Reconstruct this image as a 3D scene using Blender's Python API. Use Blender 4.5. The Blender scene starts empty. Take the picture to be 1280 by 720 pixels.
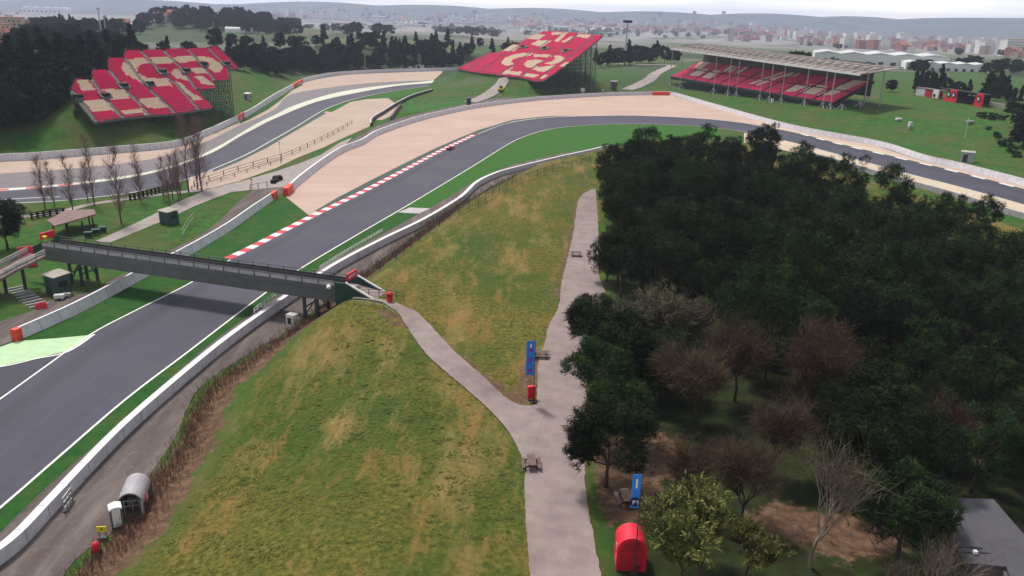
import bpy, math, random, bisect
import numpy as np
from mathutils import Vector, Matrix
from mathutils.geometry import tessellate_polygon
random.seed(7); np.random.seed(7)
R = math.radians
S = bpy.context.scene
COL = S.collection

# ------------------------------------------------------------------ survey camera: a pixel of the survey picture (1280x720) -> a point of the site
F, H, ROLL = 1000.0, 50.0, R(1.5)
PITCH = math.atan(349 * math.cos(ROLL) / F)
_c, _s = math.cos(ROLL), math.sin(ROLL)
def ray(x, y):
    u, v = x - 640, 360 - y
    a, b = u * _c - v * _s, v * _c + u * _s
    return (a, F * math.cos(PITCH) + b * math.sin(PITCH), -F * math.sin(PITCH) + b * math.cos(PITCH))
def P(x, y, z=0.0):
    d = ray(x, y); t = (z - H) / d[2]
    return Vector((d[0] * t, d[1] * t, z))
def PY(x, y, Y):                      # the point on the pixel's line of sight at distance Y
    d = ray(x, y); t = Y / d[1]
    return Vector((d[0] * t, Y, H + d[2] * t))
def PL(pts, z=0.0): return [P(x, y, z) for x, y in pts]

def smooth(pts, n=6, closed=False):   # Catmull-Rom
    out = []; N = len(pts)
    for i in range(N if closed else N - 1):
        if closed: p0, p1, p2, p3 = (pts[(i + k) % N] for k in (-1, 0, 1, 2))
        else: p0, p1, p2, p3 = pts[max(i - 1, 0)], pts[i], pts[i + 1], pts[min(i + 2, N - 1)]
        for k in range(n):
            t = k / n
            out.append(0.5 * ((2 * p1) + (p2 - p0) * t + (2 * p0 - 5 * p1 + 4 * p2 - p3) * t * t + (3 * p1 - p0 - 3 * p2 + p3) * t ** 3))
    if not closed: out.append(pts[-1].copy())
    return out
def resample(pts, step):
    out = [pts[0].copy()]; acc = 0
    for a, b in zip(pts, pts[1:]):
        L = (b - a).length
        if L < 1e-6: continue
        d = step - acc
        while d <= L:
            out.append(a.lerp(b, d / L)); d += step
        acc = (acc + L) % step if True else 0
    return out
def resample_n(pts, n):
    ds = [0]
    for a, b in zip(pts, pts[1:]): ds.append(ds[-1] + (b - a).length)
    out = []; j = 0
    for i in range(n):
        t = ds[-1] * i / (n - 1)
        while j < len(ds) - 2 and ds[j + 1] < t: j += 1
        L = ds[j + 1] - ds[j]
        out.append(pts[j].lerp(pts[j + 1], (t - ds[j]) / L if L > 0 else 0))
    return out

# ------------------------------------------------------------------ terrain
LB = [(20, 830), (82, 715), (112, 685), (140, 665), (190, 590), (220, 545), (250, 485), (320, 437), (362, 412), (437, 354), (495, 312), (532, 285), (570, 258),
      (595, 245), (640, 221), (700, 206), (740, 197)]
LC = [(800, 186), (900, 188), (970, 196), (1010, 214), (1085, 236), (1135, 252), (1200, 272), (1280, 299), (1400, 345), (1700, 470)]
park_line = PL(LB + LC)
park_poly = park_line + [Vector((260, -60, 0)), Vector((-40, -60, 0))]
up_line = PL([(-260, 218), (-120, 206), (0, 197), (77, 192), (150, 187), (220, 179), (262, 164), (300, 147), (345, 118), (376, 100), (420, 91), (470, 88), (570, 85), (640, 80)])
up_poly = up_line + [Vector((200, 9000, 0)), Vector((-9000, 9000, 0)), Vector((-9000, 100, 0))]
mn_line = PL([(500, 147), (540, 137), (600, 126), (659, 121), (700, 117), (760, 114.5), (815, 113), (836, 113), (946, 142), (972, 149), (1050, 162), (1130, 178), (1280, 213), (1500, 275)])
mn_poly = mn_line + [Vector((9000, 150, 0)), Vector((9000, 9000, 0)), Vector((-60, 9000, 0)), P(500, 110)]
lf_poly = PL([(-300, 500), (0, 402), (45, 387), (58, 370), (40, 352), (-20, 335), (-300, 330)])
wood_poly = PL([(752, 215), (850, 200), (950, 206), (1010, 230), (1075, 255), (1180, 285), (1280, 320), (1480, 400), (1480, 900), (750, 900), (744, 700), (733, 600), (735, 500), (752, 370)], 5.5)
clear_poly = PL([(735, 560), (800, 530), (860, 545), (842, 600), (815, 655), (752, 655), (742, 640), (735, 610)], 5.5)

def inside(poly, X, Y):
    r = np.zeros(X.shape, bool); n = len(poly)
    for i in range(n):
        x1, y1 = poly[i][0], poly[i][1]; x2, y2 = poly[(i + 1) % n][0], poly[(i + 1) % n][1]
        if y1 == y2: continue
        m = ((y1 > Y) != (y2 > Y)) & (X < (x2 - x1) * (Y - y1) / (y2 - y1) + x1)
        r ^= m
    return r
def dist(line, X, Y, closed=False):
    d = np.full(X.shape, 1e12)
    L = list(zip(line, line[1:])) + ([(line[-1], line[0])] if closed else [])
    for a, b in L:
        ax, ay = a[0], a[1]; dx, dy = b[0] - ax, b[1] - ay
        l2 = dx * dx + dy * dy
        if l2 < 1e-9: continue
        t = np.clip(((X - ax) * dx + (Y - ay) * dy) / l2, 0, 1)
        d = np.minimum(d, (X - ax - t * dx) ** 2 + (Y - ay - t * dy) ** 2)
    return np.sqrt(d)
def sst(a, b, x):
    t = np.clip((x - a) / (b - a), 0, 1); return t * t * (3 - 2 * t)
class Plane:
    def __init__(s, a, b_, za, tilt):
        s.o = P(*a, za); q = P(*b_, za); s.r = (q - s.o).normalized()
        n = Vector((-s.r.y, s.r.x, 0)); n = n if n.y > 0 else -n
        s.h = n; s.s = n * math.cos(tilt) + Vector((0, 0, math.sin(tilt))); s.n = s.r.cross(s.s)
    def uv(s, px):
        d = Vector(ray(*px)); c = Vector((0, 0, H)); t = (s.o - c).dot(s.n) / d.dot(s.n); w = c + d * t - s.o
        return (w.dot(s.r), w.dot(s.s))
    def at(s, u, v, dz=0): return s.o + s.r * u + s.s * v + Vector((0, 0, dz))
def crop(ox, oy, sc): return lambda L: [(ox + x * sc, oy + y * sc) for x, y in L]
A_ = crop(80, 40, .1875)
pl1 = Plane(A_([(195, 600)])[0], A_([(985, 512)])[0], 9.0, R(25))
B_ = crop(560, 20, .1875)
pl2 = Plane(B_([(60, 358)])[0], B_([(610, 438)])[0], 8.0, R(26))
OUT1 = A_([(40, 405), (85, 325), (182, 320), (205, 258), (296, 256), (303, 180), (400, 180), (415, 130), (512, 128), (665, 124), (825, 114), (962, 108), (1022, 104), (1160, 240), (1090, 246), (1098, 318), (985, 322), (1004, 374), (872, 380), (988, 506), (880, 520), (745, 542), (560, 556), (380, 574), (200, 600)])
OUT2 = B_([(60, 354), (275, 248), (325, 250), (360, 235), (440, 190), (470, 192), (530, 150), (640, 105), (700, 106), (860, 116), (950, 126), (1032, 134), (905, 240), (820, 305), (640, 432), (580, 434), (480, 410), (200, 378)])
PADS = []
for pl, o, zt in ((pl1, OUT1, 15.0), (pl2, OUT2, 10.5)):
    f = []
    for px in o: u, v = pl.uv(px); w = pl.at(u, v); f.append(Vector((w.x, w.y, 0)))
    PADS.append((pl, f, zt))
HILLS = []
def add_hill(px, py, Y, rx, ry):
    p = PY(px, py, Y); HILLS.append((p.x, p.y, p.z, rx, ry))
add_hill(88, 40, 950, 75, 60); add_hill(55, 46, 930, 50, 50); add_hill(130, 44, 960, 60, 50)
add_hill(245, 21, 1350, 100, 110); add_hill(300, 22, 1400, 90, 110); add_hill(205, 28, 1350, 90, 100); add_hill(345, 32, 1400, 110, 100)
add_hill(480, 56, 900, 130, 80); add_hill(390, 60, 850, 150, 80)
for px, py, Y, rx, ry in [(1290, 22, 7200, 1100, 700), (1190, 21, 7400, 1000, 600), (1080, 19.5, 7600, 1000, 600), (960, 16.5, 7800, 1100, 500), (820, 12.5, 7900, 1200, 500), (680, 10, 8200, 1200, 400), (540, 6, 8200, 1200, 400), (400, 2, 8200, 1200, 400), (1400, 22, 7000, 1200, 800), (150, -5, 8000, 1400, 500)]:
    add_hill(px, py, Y, rx, ry)
def terrain(X, Y):
    h = np.zeros(X.shape)
    ip = inside(park_poly, X, Y)
    h += np.where(ip, 5.5 * sst(0, 1, dist(park_line, X, Y) / (11 + 19 * sst(118, 90, Y))), 0)
    iu = inside(up_poly, X, Y)
    du = dist(up_line, X, Y)
    h += np.where(iu, 8.5 * sst(3, 34, du) + 7 * sst(25, 110, du) * sst(-60, -130, X), 0)
    im = inside(mn_poly, X, Y) & ~iu
    h += np.where(im, 7 * sst(5, 55, dist(mn_line, X, Y)) * sst(-65, 15, X) , 0)
    il = inside(lf_poly, X, Y)
    h += np.where(il, 3 * sst(0, 14, dist(lf_poly, X, Y, True)), 0)
    for pl, f, zt, ln, ok in ((*PADS[0], up_line, iu), (*PADS[1], mn_line, im)):
        vv = (X - pl.o.x) * pl.h.x + (Y - pl.o.y) * pl.h.y
        pz = np.clip(pl.o.z + vv * pl.s.z / math.hypot(pl.s.x, pl.s.y) - 1.1, pl.o.z - 1.6, zt)
        dd = np.where(inside(f, X, Y), 0, dist(f, X, Y, True))
        h = np.where(ok, np.maximum(h, np.minimum(pz - dd * .7, np.maximum(dist(ln, X, Y) - 4, 0) * .62)), h)
    q = Y + 0.25 * np.abs(X) - 700; h -= 62 * np.clip(np.where(q < 0, 0, q * q / (q + 300)) / 2600, 0, 1)
    base = h.copy()
    for (hx, hy, hz, rx, ry) in HILLS:
        g = np.exp(-((X - hx) / rx) ** 2 - ((Y - hy) / ry) ** 2)
        h = np.maximum(h, base + g * (hz - base))
    return h
GRID = []
def hz(x, y):
    if GRID:
        gx, gy, gz = GRID; i = min(max(bisect.bisect_right(gx, x) - 1, 0), len(gx) - 2); j = min(max(bisect.bisect_right(gy, y) - 1, 0), len(gy) - 2)
        a = min(max((x - gx[i]) / (gx[i + 1] - gx[i]), 0), 1); c = min(max((y - gy[j]) / (gy[j + 1] - gy[j]), 0), 1)
        return float((gz[j, i] * (1 - a) + gz[j, i + 1] * a) * (1 - c) + (gz[j + 1, i] * (1 - a) + gz[j + 1, i + 1] * a) * c)
    return float(terrain(np.array([float(x)]), np.array([float(y)]))[0])
def G(x, y, dz=0.0):                   # pixel -> ground of the site
    z = 0.0
    for _ in range(14):
        p = P(x, y, min(z, H - 1)); z = 0.5 * z + 0.5 * hz(p.x, p.y)
    p = P(x, y, z); return Vector((p.x, p.y, hz(p.x, p.y) + dz))

# ------------------------------------------------------------------ materials
def srgb(r, g, b):
    f = lambda c: (c / 255 / 12.92) if c / 255 <= 0.04045 else ((c / 255 + 0.055) / 1.055) ** 2.4
    return (f(r), f(g), f(b), 1)
def lin(*c): return (c[0], c[1], c[2], 1)
class NT:
    def __init__(s, name):
        s.m = bpy.data.materials.new(name); s.m.use_nodes = True
        s.t = s.m.node_tree; s.b = s.t.nodes['Principled BSDF']; s.n = s.t.nodes; s.l = s.t.links
        s.pos = s.n.new('ShaderNodeNewGeometry').outputs['Position']
    def noise(s, scale, detail=4, rough=.55, stretch=None, vec=None):
        n = s.n.new('ShaderNodeTexNoise'); n.inputs['Scale'].default_value = scale; n.inputs['Detail'].default_value = detail; n.inputs['Roughness'].default_value = rough
        v = vec or s.pos
        if stretch:
            mp = s.n.new('ShaderNodeMapping'); mp.inputs['Scale'].default_value = stretch[0]; mp.inputs['Rotation'].default_value = (0, 0, stretch[1])
            s.l.new(v, mp.inputs['Vector']); v = mp.outputs[0]
        s.l.new(v, n.inputs['Vector']); return n.outputs['Fac']
    def lane(s):
        n = s.n.new('ShaderNodeAttribute'); n.attribute_name = 'lane'; q = s.n.new('ShaderNodeSeparateXYZ'); s.l.new(n.outputs['Vector'], q.inputs[0]); return n.outputs['Vector'], q.outputs[0], q.outputs[1]
    def ramp(s, fac, stops, interp='LINEAR'):
        r = s.n.new('ShaderNodeValToRGB'); r.color_ramp.interpolation = interp; e = r.color_ramp.elements
        while len(e) < len(stops): e.new(0.5)
        for k, (p, c) in enumerate(stops):
            e[k].position = p; e[k].color = c if isinstance(c, tuple) else (c, c, c, 1)
        s.l.new(fac, r.inputs[0]); return r.outputs[0]
    def mix(s, fac, a, b, mode='MIX'):
        m = s.n.new('ShaderNodeMix'); m.data_type = 'RGBA'; m.blend_type = mode
        for i, x in ((0, fac), (6, a), (7, b)):
            if isinstance(x, (int, float, tuple)): m.inputs[i].default_value = x
            else: s.l.new(x, m.inputs[i])
        return m.outputs[2]
    def math(s, op, a, b=0.0):
        m = s.n.new('ShaderNodeMath'); m.operation = op; m.use_clamp = False
        for i, x in ((0, a), (1, b)):
            if isinstance(x, (int, float)): m.inputs[i].default_value = x
            else: s.l.new(x, m.inputs[i])
        return m.outputs[0]
    def bump(s, h, strength=.3, d=.1):
        b = s.n.new('ShaderNodeBump'); b.inputs['Strength'].default_value = strength; b.inputs['Distance'].default_value = d
        s.l.new(h, b.inputs['Height']); s.l.new(b.outputs[0], s.b.inputs['Normal'])
    def out(s, col, rough=.8, spec=.3, metal=0.0):
        if isinstance(col, tuple): s.b.inputs['Base Color'].default_value = col
        else: s.l.new(col, s.b.inputs['Base Color'])
        s.b.inputs['Roughness'].default_value = rough; s.b.inputs['Specular IOR Level'].default_value = spec; s.b.inputs['Metallic'].default_value = metal
        return s.m
def plain(name, c, var=.25, scale=1.5, rough=.7, spec=.3, metal=0.0, big=.12, bump=0):
    """colour with two sizes of wear"""
    n = NT(name)
    d = tuple(x * (1 - var) for x in c[:3]) + (1,); l = tuple(min(1, x * (1 + var * .6)) for x in c[:3]) + (1,)
    a = n.ramp(n.noise(scale, 5, .6), [(.3, d), (.7, l)])
    if big: a = n.mix(1.0, a, n.ramp(n.noise(scale * .07, 3), [(.3, 1 - big), (.7, 1.0)]), 'MULTIPLY')
    if bump: n.bump(n.noise(scale * 3, 4), bump, .05)
    return n.out(a, rough, spec, metal)
M = {}

# ------------------------------------------------------------------ mesh helpers
class MB:
    def __init__(s): s.v = []; s.f = []; s.m = []; s.lane = {}
    def face(s, pts, mi=0):
        k = len(s.v); s.v += [tuple(p) for p in pts]; s.f.append(tuple(range(k, k + len(pts)))); s.m.append(mi)
    def hexa(s, a, mi=0):              # 8 corners: bottom ring then top ring
        k = len(s.v); s.v += [tuple(p) for p in a]
        for q in ((3, 2, 1, 0), (4, 5, 6, 7), (0, 1, 5, 4), (1, 2, 6, 5), (2, 3, 7, 6), (3, 0, 4, 7)): s.f.append(tuple(k + i for i in q)); s.m.append(mi)
    def box(s, c, d, rz=0.0, mi=0, rot=None):
        mt = Matrix.Rotation(rz, 3, 'Z') if rot is None else rot
        a = []
        for z in (-1, 1):
            for x, y in ((-1, -1), (1, -1), (1, 1), (-1, 1)): a.append(Vector(c) + mt @ Vector((x * d[0] / 2, y * d[1] / 2, z * d[2] / 2)))
        s.hexa(a, mi)
    def bar(s, p, q, w, h=None, mi=0, up=(0, 0, 1)):
        p, q = Vector(p), Vector(q); h = h or w
        d = (q - p).normalized(); x = d.cross(Vector(up))
        if x.length < 1e-4: x = d.cross(Vector((1, 0, 0)))
        x.normalize(); y = x.cross(d)
        a = [o + x * (i * w / 2) + y * (j * h / 2) for o in (p, q) for i, j in ((-1, -1), (1, -1), (1, 1), (-1, 1))]
        s.hexa(a, mi)
    def tube(s, pts, rads, n=6, mi=0, cap=True):
        rings = []
        for i, p in enumerate(pts):
            p = Vector(p); d = (Vector(pts[min(i + 1, len(pts) - 1)]) - Vector(pts[max(i - 1, 0)])).normalized()
            x = d.cross(Vector((0.03, .05, 1)));
            if x.length < 1e-3: x = d.cross(Vector((1, 0, 0)))
            x.normalize(); y = x.cross(d); k = len(s.v)
            for j in range(n):
                t = 2 * math.pi * j / n; s.v.append(tuple(p + (x * math.cos(t) + y * math.sin(t)) * rads[i]))
            rings.append(k)
        for a, b in zip(rings, rings[1:]):
            for j in range(n): s.f.append((a + j, a + (j + 1) % n, b + (j + 1) % n, b + j)); s.m.append(mi)
        if cap: s.f.append(tuple(rings[-1] + j for j in range(n))); s.m.append(mi); s.f.append(tuple(rings[0] + j for j in reversed(range(n)))); s.m.append(mi)
    def prism(s, outline, a, b, mi=0):   # outline: list of Vectors in a plane; a,b offsets (Vectors)
        n = len(outline); k = len(s.v); s.v += [tuple(Vector(p) + Vector(a)) for p in outline] + [tuple(Vector(p) + Vector(b)) for p in outline]
        s.f.append(tuple(k + i for i in reversed(range(n)))); s.m.append(mi); s.f.append(tuple(k + n + i for i in range(n))); s.m.append(mi)
        for i in range(n): s.f.append((k + i, k + (i + 1) % n, k + n + (i + 1) % n, k + n + i)); s.m.append(mi)
    def poly(s, pts, mi=0):              # concave flat polygon
        k = len(s.v); s.v += [tuple(p) for p in pts]
        for t in tessellate_polygon([[Vector(p) for p in pts]]):
            t = tuple(k + i for i in t); a, b, c = (Vector(s.v[i]) for i in t)
            if (b - a).cross(c - a).z < 0: t = t[::-1]
            s.f.append(t); s.m.append(mi)
    def strip(s, L, Rr, mi=0):
        k = len(s.v); n = len(L); s.v += [tuple(p) for p in L] + [tuple(p) for p in Rr]; al = 0
        for i in range(n):
            if i: al += ((L[i] - L[i - 1]).length + (Rr[i] - Rr[i - 1]).length) / 2
            s.lane[k + i] = (al, 0, 0); s.lane[k + n + i] = (al, (L[i] - Rr[i]).length, 0)
        for i in range(n - 1): s.f.append((k + i, k + n + i, k + n + i + 1, k + i + 1)); s.m.append(mi)
    def wall(s, pts, hgt, w, side=1, mi=0, z0=-.1, lean=0.0):   # wall standing along pts, thickness on one side
        n = len(pts); a = []
        for i, p in enumerate(pts):
            d = (pts[min(i + 1, n - 1)] - pts[max(i - 1, 0)]); d.z = 0; d.normalize(); x = Vector((-d.y, d.x, 0)) * side
            a.append((p + Vector((0, 0, z0)), p + x * w + Vector((0, 0, z0)), p + x * w + Vector((0, 0, hgt)), p + x * lean + Vector((0, 0, hgt))))
        k = len(s.v); al = 0
        for i, q in enumerate(a):
            if i: al += (pts[i] - pts[i - 1]).length
            for j in range(4): s.lane[k + 4 * i + j] = (al, j, 0)
            s.v += [tuple(t) for t in q]
        for i in range(n - 1):
            for j in range(4):
                f = (k + 4 * i + j, k + 4 * i + (j + 1) % 4, k + 4 * i + 4 + (j + 1) % 4, k + 4 * i + 4 + j)
                s.f.append(f); s.m.append(mi)
        s.f.append((k, k + 1, k + 2, k + 3)); s.m.append(mi); e = k + 4 * (n - 1); s.f.append((e + 3, e + 2, e + 1, e)); s.m.append(mi)
    def mesh(s, name, mats, off=(0, 0, 0), smooth_=False):
        me = bpy.data.meshes.new(name); o = Vector(off)
        me.from_pydata([tuple(Vector(v) - o) for v in s.v], [], s.f)
        for m in (mats if isinstance(mats, (list, tuple)) else [mats]): me.materials.append(m)
        me.polygons.foreach_set('material_index', s.m)
        if smooth_: me.polygons.foreach_set('use_smooth', [True] * len(s.f))
        if s.lane:
            at = me.attributes.new('lane', 'FLOAT_VECTOR', 'POINT')
            at.data.foreach_set('vector', np.array([s.lane.get(i, (0, 0, 0)) for i in range(len(s.v))], np.float32).reshape(-1))
        me.update(); return me
    def build(s, name, mats, parent=None, smooth_=False, loc=None):
        off = (0, 0, 0); root = parent
        if parent is not None:
            off = Vector(parent.location); q = parent.parent
            while q is not None: off = off + q.location; root = q; q = q.parent
        elif loc is not None: off = loc
        o = bpy.data.objects.new(name, s.mesh(name, mats, off if not (root is not None and root.get('_local')) else (0, 0, 0), smooth_)); COL.objects.link(o)
        if parent is not None: o.parent = parent
        elif loc is not None: o.location = loc
        return o
def tag(o, label, cat, group=None):
    o['label'] = label; o['category'] = cat
    if group: o['group'] = group
    return o
def thing(name, label, cat, loc=(0, 0, 0), rz=0.0, group=None, local=False):
    o = bpy.data.objects.new(name, None); COL.objects.link(o); o.location = loc; o.rotation_euler = (0, 0, rz); o.empty_display_size = .2
    if local: o['_local'] = 1
    return tag(o, label, cat, group)
def structure(o, kind='structure'): o['kind'] = kind; return o
def copy_tree(src, loc, rz=0.0, sc=1.0, label=None, group=None, cat=None):
    c = src.copy(); COL.objects.link(c); c.location = loc; c.rotation_euler = (0, 0, rz)
    c.scale = (sc, sc, sc) if isinstance(sc, (int, float)) else sc
    if label: c['label'] = label
    if group: c['group'] = group
    if cat: c['category'] = cat
    for ch in src.children:
        d = ch.copy(); COL.objects.link(d); d.parent = c
        for g in ch.children:
            e = g.copy(); COL.objects.link(e); e.parent = d
    return c
HAZE, SKY, SUN, SUNROT, EXPO = 0.9e-4, .125, 2.5, -35, 0.36
# ================================================================== MATERIALS
def m_ground():
    n = NT('ground_cover')
    at = n.n.new('ShaderNodeVertexColor'); at.layer_name = 'zone'
    sep = n.n.new('ShaderNodeSeparateColor'); n.l.new(at.outputs[0], sep.inputs[0])
    fld, soil, farm = sep.outputs[0], sep.outputs[1], sep.outputs[2]
    # lush bank grass
    g = n.ramp(n.noise(.35, 6, .65), [(.28, lin(.022, .062, .012)), (.5, lin(.035, .105, .016)), (.72, lin(.066, .14, .026))])
    g = n.mix(n.ramp(n.noise(.05, 6, .7), [(.44, 0.0), (.62, .8)]), g, lin(.085, .095, .028))
    g = n.mix(n.ramp(n.noise(.11, 7, .72), [(.56, 0.0), (.66, .6)]), g, lin(.13, .085, .05))
    g = n.mix(n.ramp(n.noise(.4, 6, .75), [(.55, 0.0), (.66, .55)]), g, lin(.018, .035, .012))
    # dry mown field with tan patches
    f = n.ramp(n.noise(1.7, 9, .78), [(.34, lin(.022, .034, .006)), (.5, lin(.098, .098, .018)), (.66, lin(.22, .165, .045))])
    green = n.ramp(n.noise(.055, 4, .6), [(.36, .9), (.58, 0.0)])
    f = n.mix(green, f, n.ramp(n.noise(1.9, 9, .78), [(.34, lin(.010, .030, .006)), (.5, lin(.038, .078, .012)), (.68, lin(.10, .13, .025))]))
    tan = n.ramp(n.noise(.085, 7, .68, stretch=((1.9, .55, 1), R(-38))), [(.52, 0.0), (.62, .55), (.72, .95)])
    f = n.mix(tan, f, n.ramp(n.noise(1.6, 6, .7), [(.25, lin(.13, .095, .034)), (.7, lin(.32, .225, .085))]))
    red = n.ramp(n.noise(.13, 6, .7, stretch=((2.2, .6, 1), R(-50))), [(.54, 0.0), (.67, .62)])
    f = n.mix(red, f, n.ramp(n.noise(2.5, 5, .7), [(.3, lin(.17, .085, .03)), (.7, lin(.38, .20, .075))]))
    c = n.mix(fld, g, f)
    fl = n.ramp(n.noise(.5, 7, .7), [(.3, lin(.018, .014, .009)), (.5, lin(.026, .034, .012)), (.66, lin(.03, .055, .013)), (.8, lin(.075, .05, .03))])
    c = n.mix(at.outputs[1], c, fl)
    # bare brown soil and litter
    so = n.ramp(n.noise(.9, 7, .7), [(.25, lin(.045, .028, .02)), (.5, lin(.12, .07, .045)), (.75, lin(.24, .15, .10))])
    thr = n.math('ADD', soil, n.math('MULTIPLY', n.math('SUBTRACT', n.noise(.45, 6, .7), .5), 1.3))
    c = n.mix(n.ramp(thr, [(.42, 0.0), (.6, 1.0)]), c, so)
    # farmland and town ground, far off
    v = n.n.new('ShaderNodeTexVoronoi'); v.inputs['Scale'].default_value = .0085
    mp = n.n.new('ShaderNodeMapping'); mp.inputs['Scale'].default_value = (1, .6, 1); mp.inputs['Rotation'].default_value = (0, 0, .4); n.l.new(n.pos, mp.inputs[0]); n.l.new(mp.outputs[0], v.inputs['Vector'])
    sp = n.n.new('ShaderNodeSeparateColor'); n.l.new(v.outputs['Color'], sp.inputs[0])
    fa = n.ramp(sp.outputs[0], [(0, lin(.05, .12, .025)), (.22, lin(.10, .16, .04)), (.38, lin(.045, .085, .03)), (.55, lin(.15, .14, .08)), (.68, lin(.035, .06, .025)), (.84, lin(.20, .18, .16))], 'CONSTANT')
    fa = n.mix(n.noise(.03, 5), fa, lin(.06, .075, .045))
    sx = n.n.new('ShaderNodeSeparateXYZ'); n.l.new(n.pos, sx.inputs[0])
    urb = n.math('MULTIPLY', n.ramp(n.math('DIVIDE', sx.outputs[1], 5000.0), [(.24, 0.0), (.42, 1.0)]), n.ramp(n.noise(.0035, 6, .65), [(.40, 0.0), (.55, .85)]))
    fa = n.mix(urb, fa, n.ramp(n.noise(.02, 6, .7), [(.3, lin(.16, .14, .16)), (.5, lin(.30, .26, .26)), (.7, lin(.46, .40, .38))]))
    fa = n.mix(n.ramp(n.math('DIVIDE', sx.outputs[1], 9000.0), [(.50, 0.0), (.66, 1.0)]), fa, n.ramp(n.noise(.004, 5, .6), [(.35, lin(.025, .045, .04)), (.65, lin(.07, .10, .08))]))
    c = n.mix(farm, c, fa)
    n.bump(n.noise(2.2, 6, .75), .6, .35)
    return n.out(c, .95, .1)
M['ground'] = m_ground()
def m_grass(name, a, b, c, sc=.5):
    n = NT(name)
    g = n.ramp(n.noise(sc, 7, .7), [(.3, lin(*a)), (.5, lin(*b)), (.72, lin(*c))])
    g = n.mix(n.ramp(n.noise(.14, 7, .72), [(.50, 0.0), (.68, .6)]), g, lin(.095, .10, .03))
    g = n.mix(n.ramp(n.noise(.5, 7, .75), [(.54, 0.0), (.64, .5)]), g, lin(.012, .045, .010))
    n.bump(n.noise(3, 5, .7), .5, .2)
    return n.out(g, .95, .1)
M['verge'] = m_grass('verge_grass', (.014, .060, .012), (.022, .085, .016), (.045, .12, .022))
M['infield'] = m_grass('infield_grass', (.022, .085, .014), (.036, .125, .018), (.062, .155, .03), .5)
def m_asphalt():
    n = NT('asphalt'); vec, al, ac = n.lane()
    a = n.ramp(n.noise(1.0, 6, .62, vec=vec, stretch=((.012, .55, 1), 0)), [(.25, lin(.036, .034, .054)), (.5, lin(.045, .042, .066)), (.75, lin(.057, .053, .079))])
    a = n.mix(n.ramp(n.noise(.05, 5), [(.45, 0.0), (.75, .6)]), a, lin(.072, .066, .082))
    # rubbered line a few metres off the edge, wandering
    w = n.math('ADD', ac, n.math('MULTIPLY', n.noise(1.0, 2, vec=vec, stretch=((.012, 0, 0), 0)), 6.0))
    a = n.mix(n.ramp(n.math('DIVIDE', w, 20.0), [(.28, 0.0), (.38, .55), (.47, .5), (.60, 0.0)]), a, lin(.026, .025, .036))
    a = n.mix(n.ramp(n.noise(1.0, 3, .6, vec=vec, stretch=((.03, 2.6, 1), 0)), [(.62, 0.0), (.72, .35)]), a, lin(.024, .022, .033))
    br = n.math('PINGPONG', al, 34.0); a = n.mix(n.ramp(br, [(.0, .5), (.004, 0.0)]), a, lin(.02, .02, .028))
    return n.out(a, .72, .3)
M['asphalt'] = m_asphalt()
M['runoff'] = plain('runoff_asphalt', lin(.165, .145, .15), .15, .3)
def m_gravel(name, c, rot):
    n = NT(name); k = lambda f: lin(*(x * f for x in c))
    a = n.ramp(n.noise(1.1, 7, .7), [(.3, k(.80)), (.7, k(1.06))])
    a = n.mix(n.ramp(n.noise(.05, 5, .6), [(.40, .55), (.66, 0.0)]), a, k(.74))
    a = n.mix(n.ramp(n.noise(.55, 4, .6, stretch=((.06, 1.6, 1), R(rot))), [(.5, 0.0), (.64, .45)]), a, k(.72))
    a = n.mix(n.ramp(n.noise(.25, 3, .5, stretch=((.035, 1.8, 1), R(rot + 14))), [(.62, 0.0), (.66, .5)]), a, k(.60))
    n.bump(n.noise(4, 5), .5, .06); return n.out(a, .95, .1)
M['gravel'] = m_gravel('gravel', (.55, .40, .33), -70); M['gravelpale'] = m_gravel('pale_gravel', (.60, .49, .37), -30); M['gravelfar'] = m_gravel('rose_gravel', (.50, .385, .31), -50)
M['line'] = plain('white_paint', lin(.80, .80, .74), .15, 1.2, .6)
M['paleedge'] = plain('pale_green_paint', lin(.60, .60, .47), .2, .6, .7)
M['mint'] = plain('mint_paint', lin(.44, .62, .36), .12, .5, .7)
M['darkgreen'] = plain('dark_green_paint', lin(.03, .055, .04), .3, .8, .7)
M['kerbred'] = plain('kerb_red', lin(.62, .03, .06), .2, 1.5, .6)
M['kerbwhite'] = plain('kerb_white', lin(.80, .74, .74), .1, 1.5, .6)
def m_dirt():
    n = NT('dirt_road')
    a = n.ramp(n.noise(.35, 7, .65, stretch=((1, .16, 1), R(-32))), [(.25, lin(.060, .046, .044)), (.5, lin(.115, .092, .086)), (.78, lin(.215, .175, .155))])
    a = n.mix(n.ramp(n.noise(.9, 5, .7), [(.55, 0.0), (.75, .5)]), a, lin(.26, .21, .185))
    n.bump(n.noise(3, 5), .4, .1); return n.out(a, .9, .15)
M['dirt'] = m_dirt()
def m_path():
    n = NT('path_asphalt')
    a = n.ramp(n.noise(.5, 7, .65), [(.3, lin(.205, .160, .150)), (.7, lin(.30, .242, .225))])
    a = n.mix(n.ramp(n.noise(.11, 5, .6), [(.5, 0.0), (.72, .55)]), a, lin(.135, .10, .10))
    a = n.mix(n.ramp(n.noise(7, 4), [(.62, 0.0), (.7, .35)]), a, lin(.1, .08, .075))
    return n.out(a, .9, .2)
M['path'] = m_path()
M['pave'] = plain('grey_paving', lin(.33, .28, .26), .2, .4, .9)
M['concrete'] = plain('concrete', lin(.46, .43, .44), .2, .8, .85)
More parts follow.
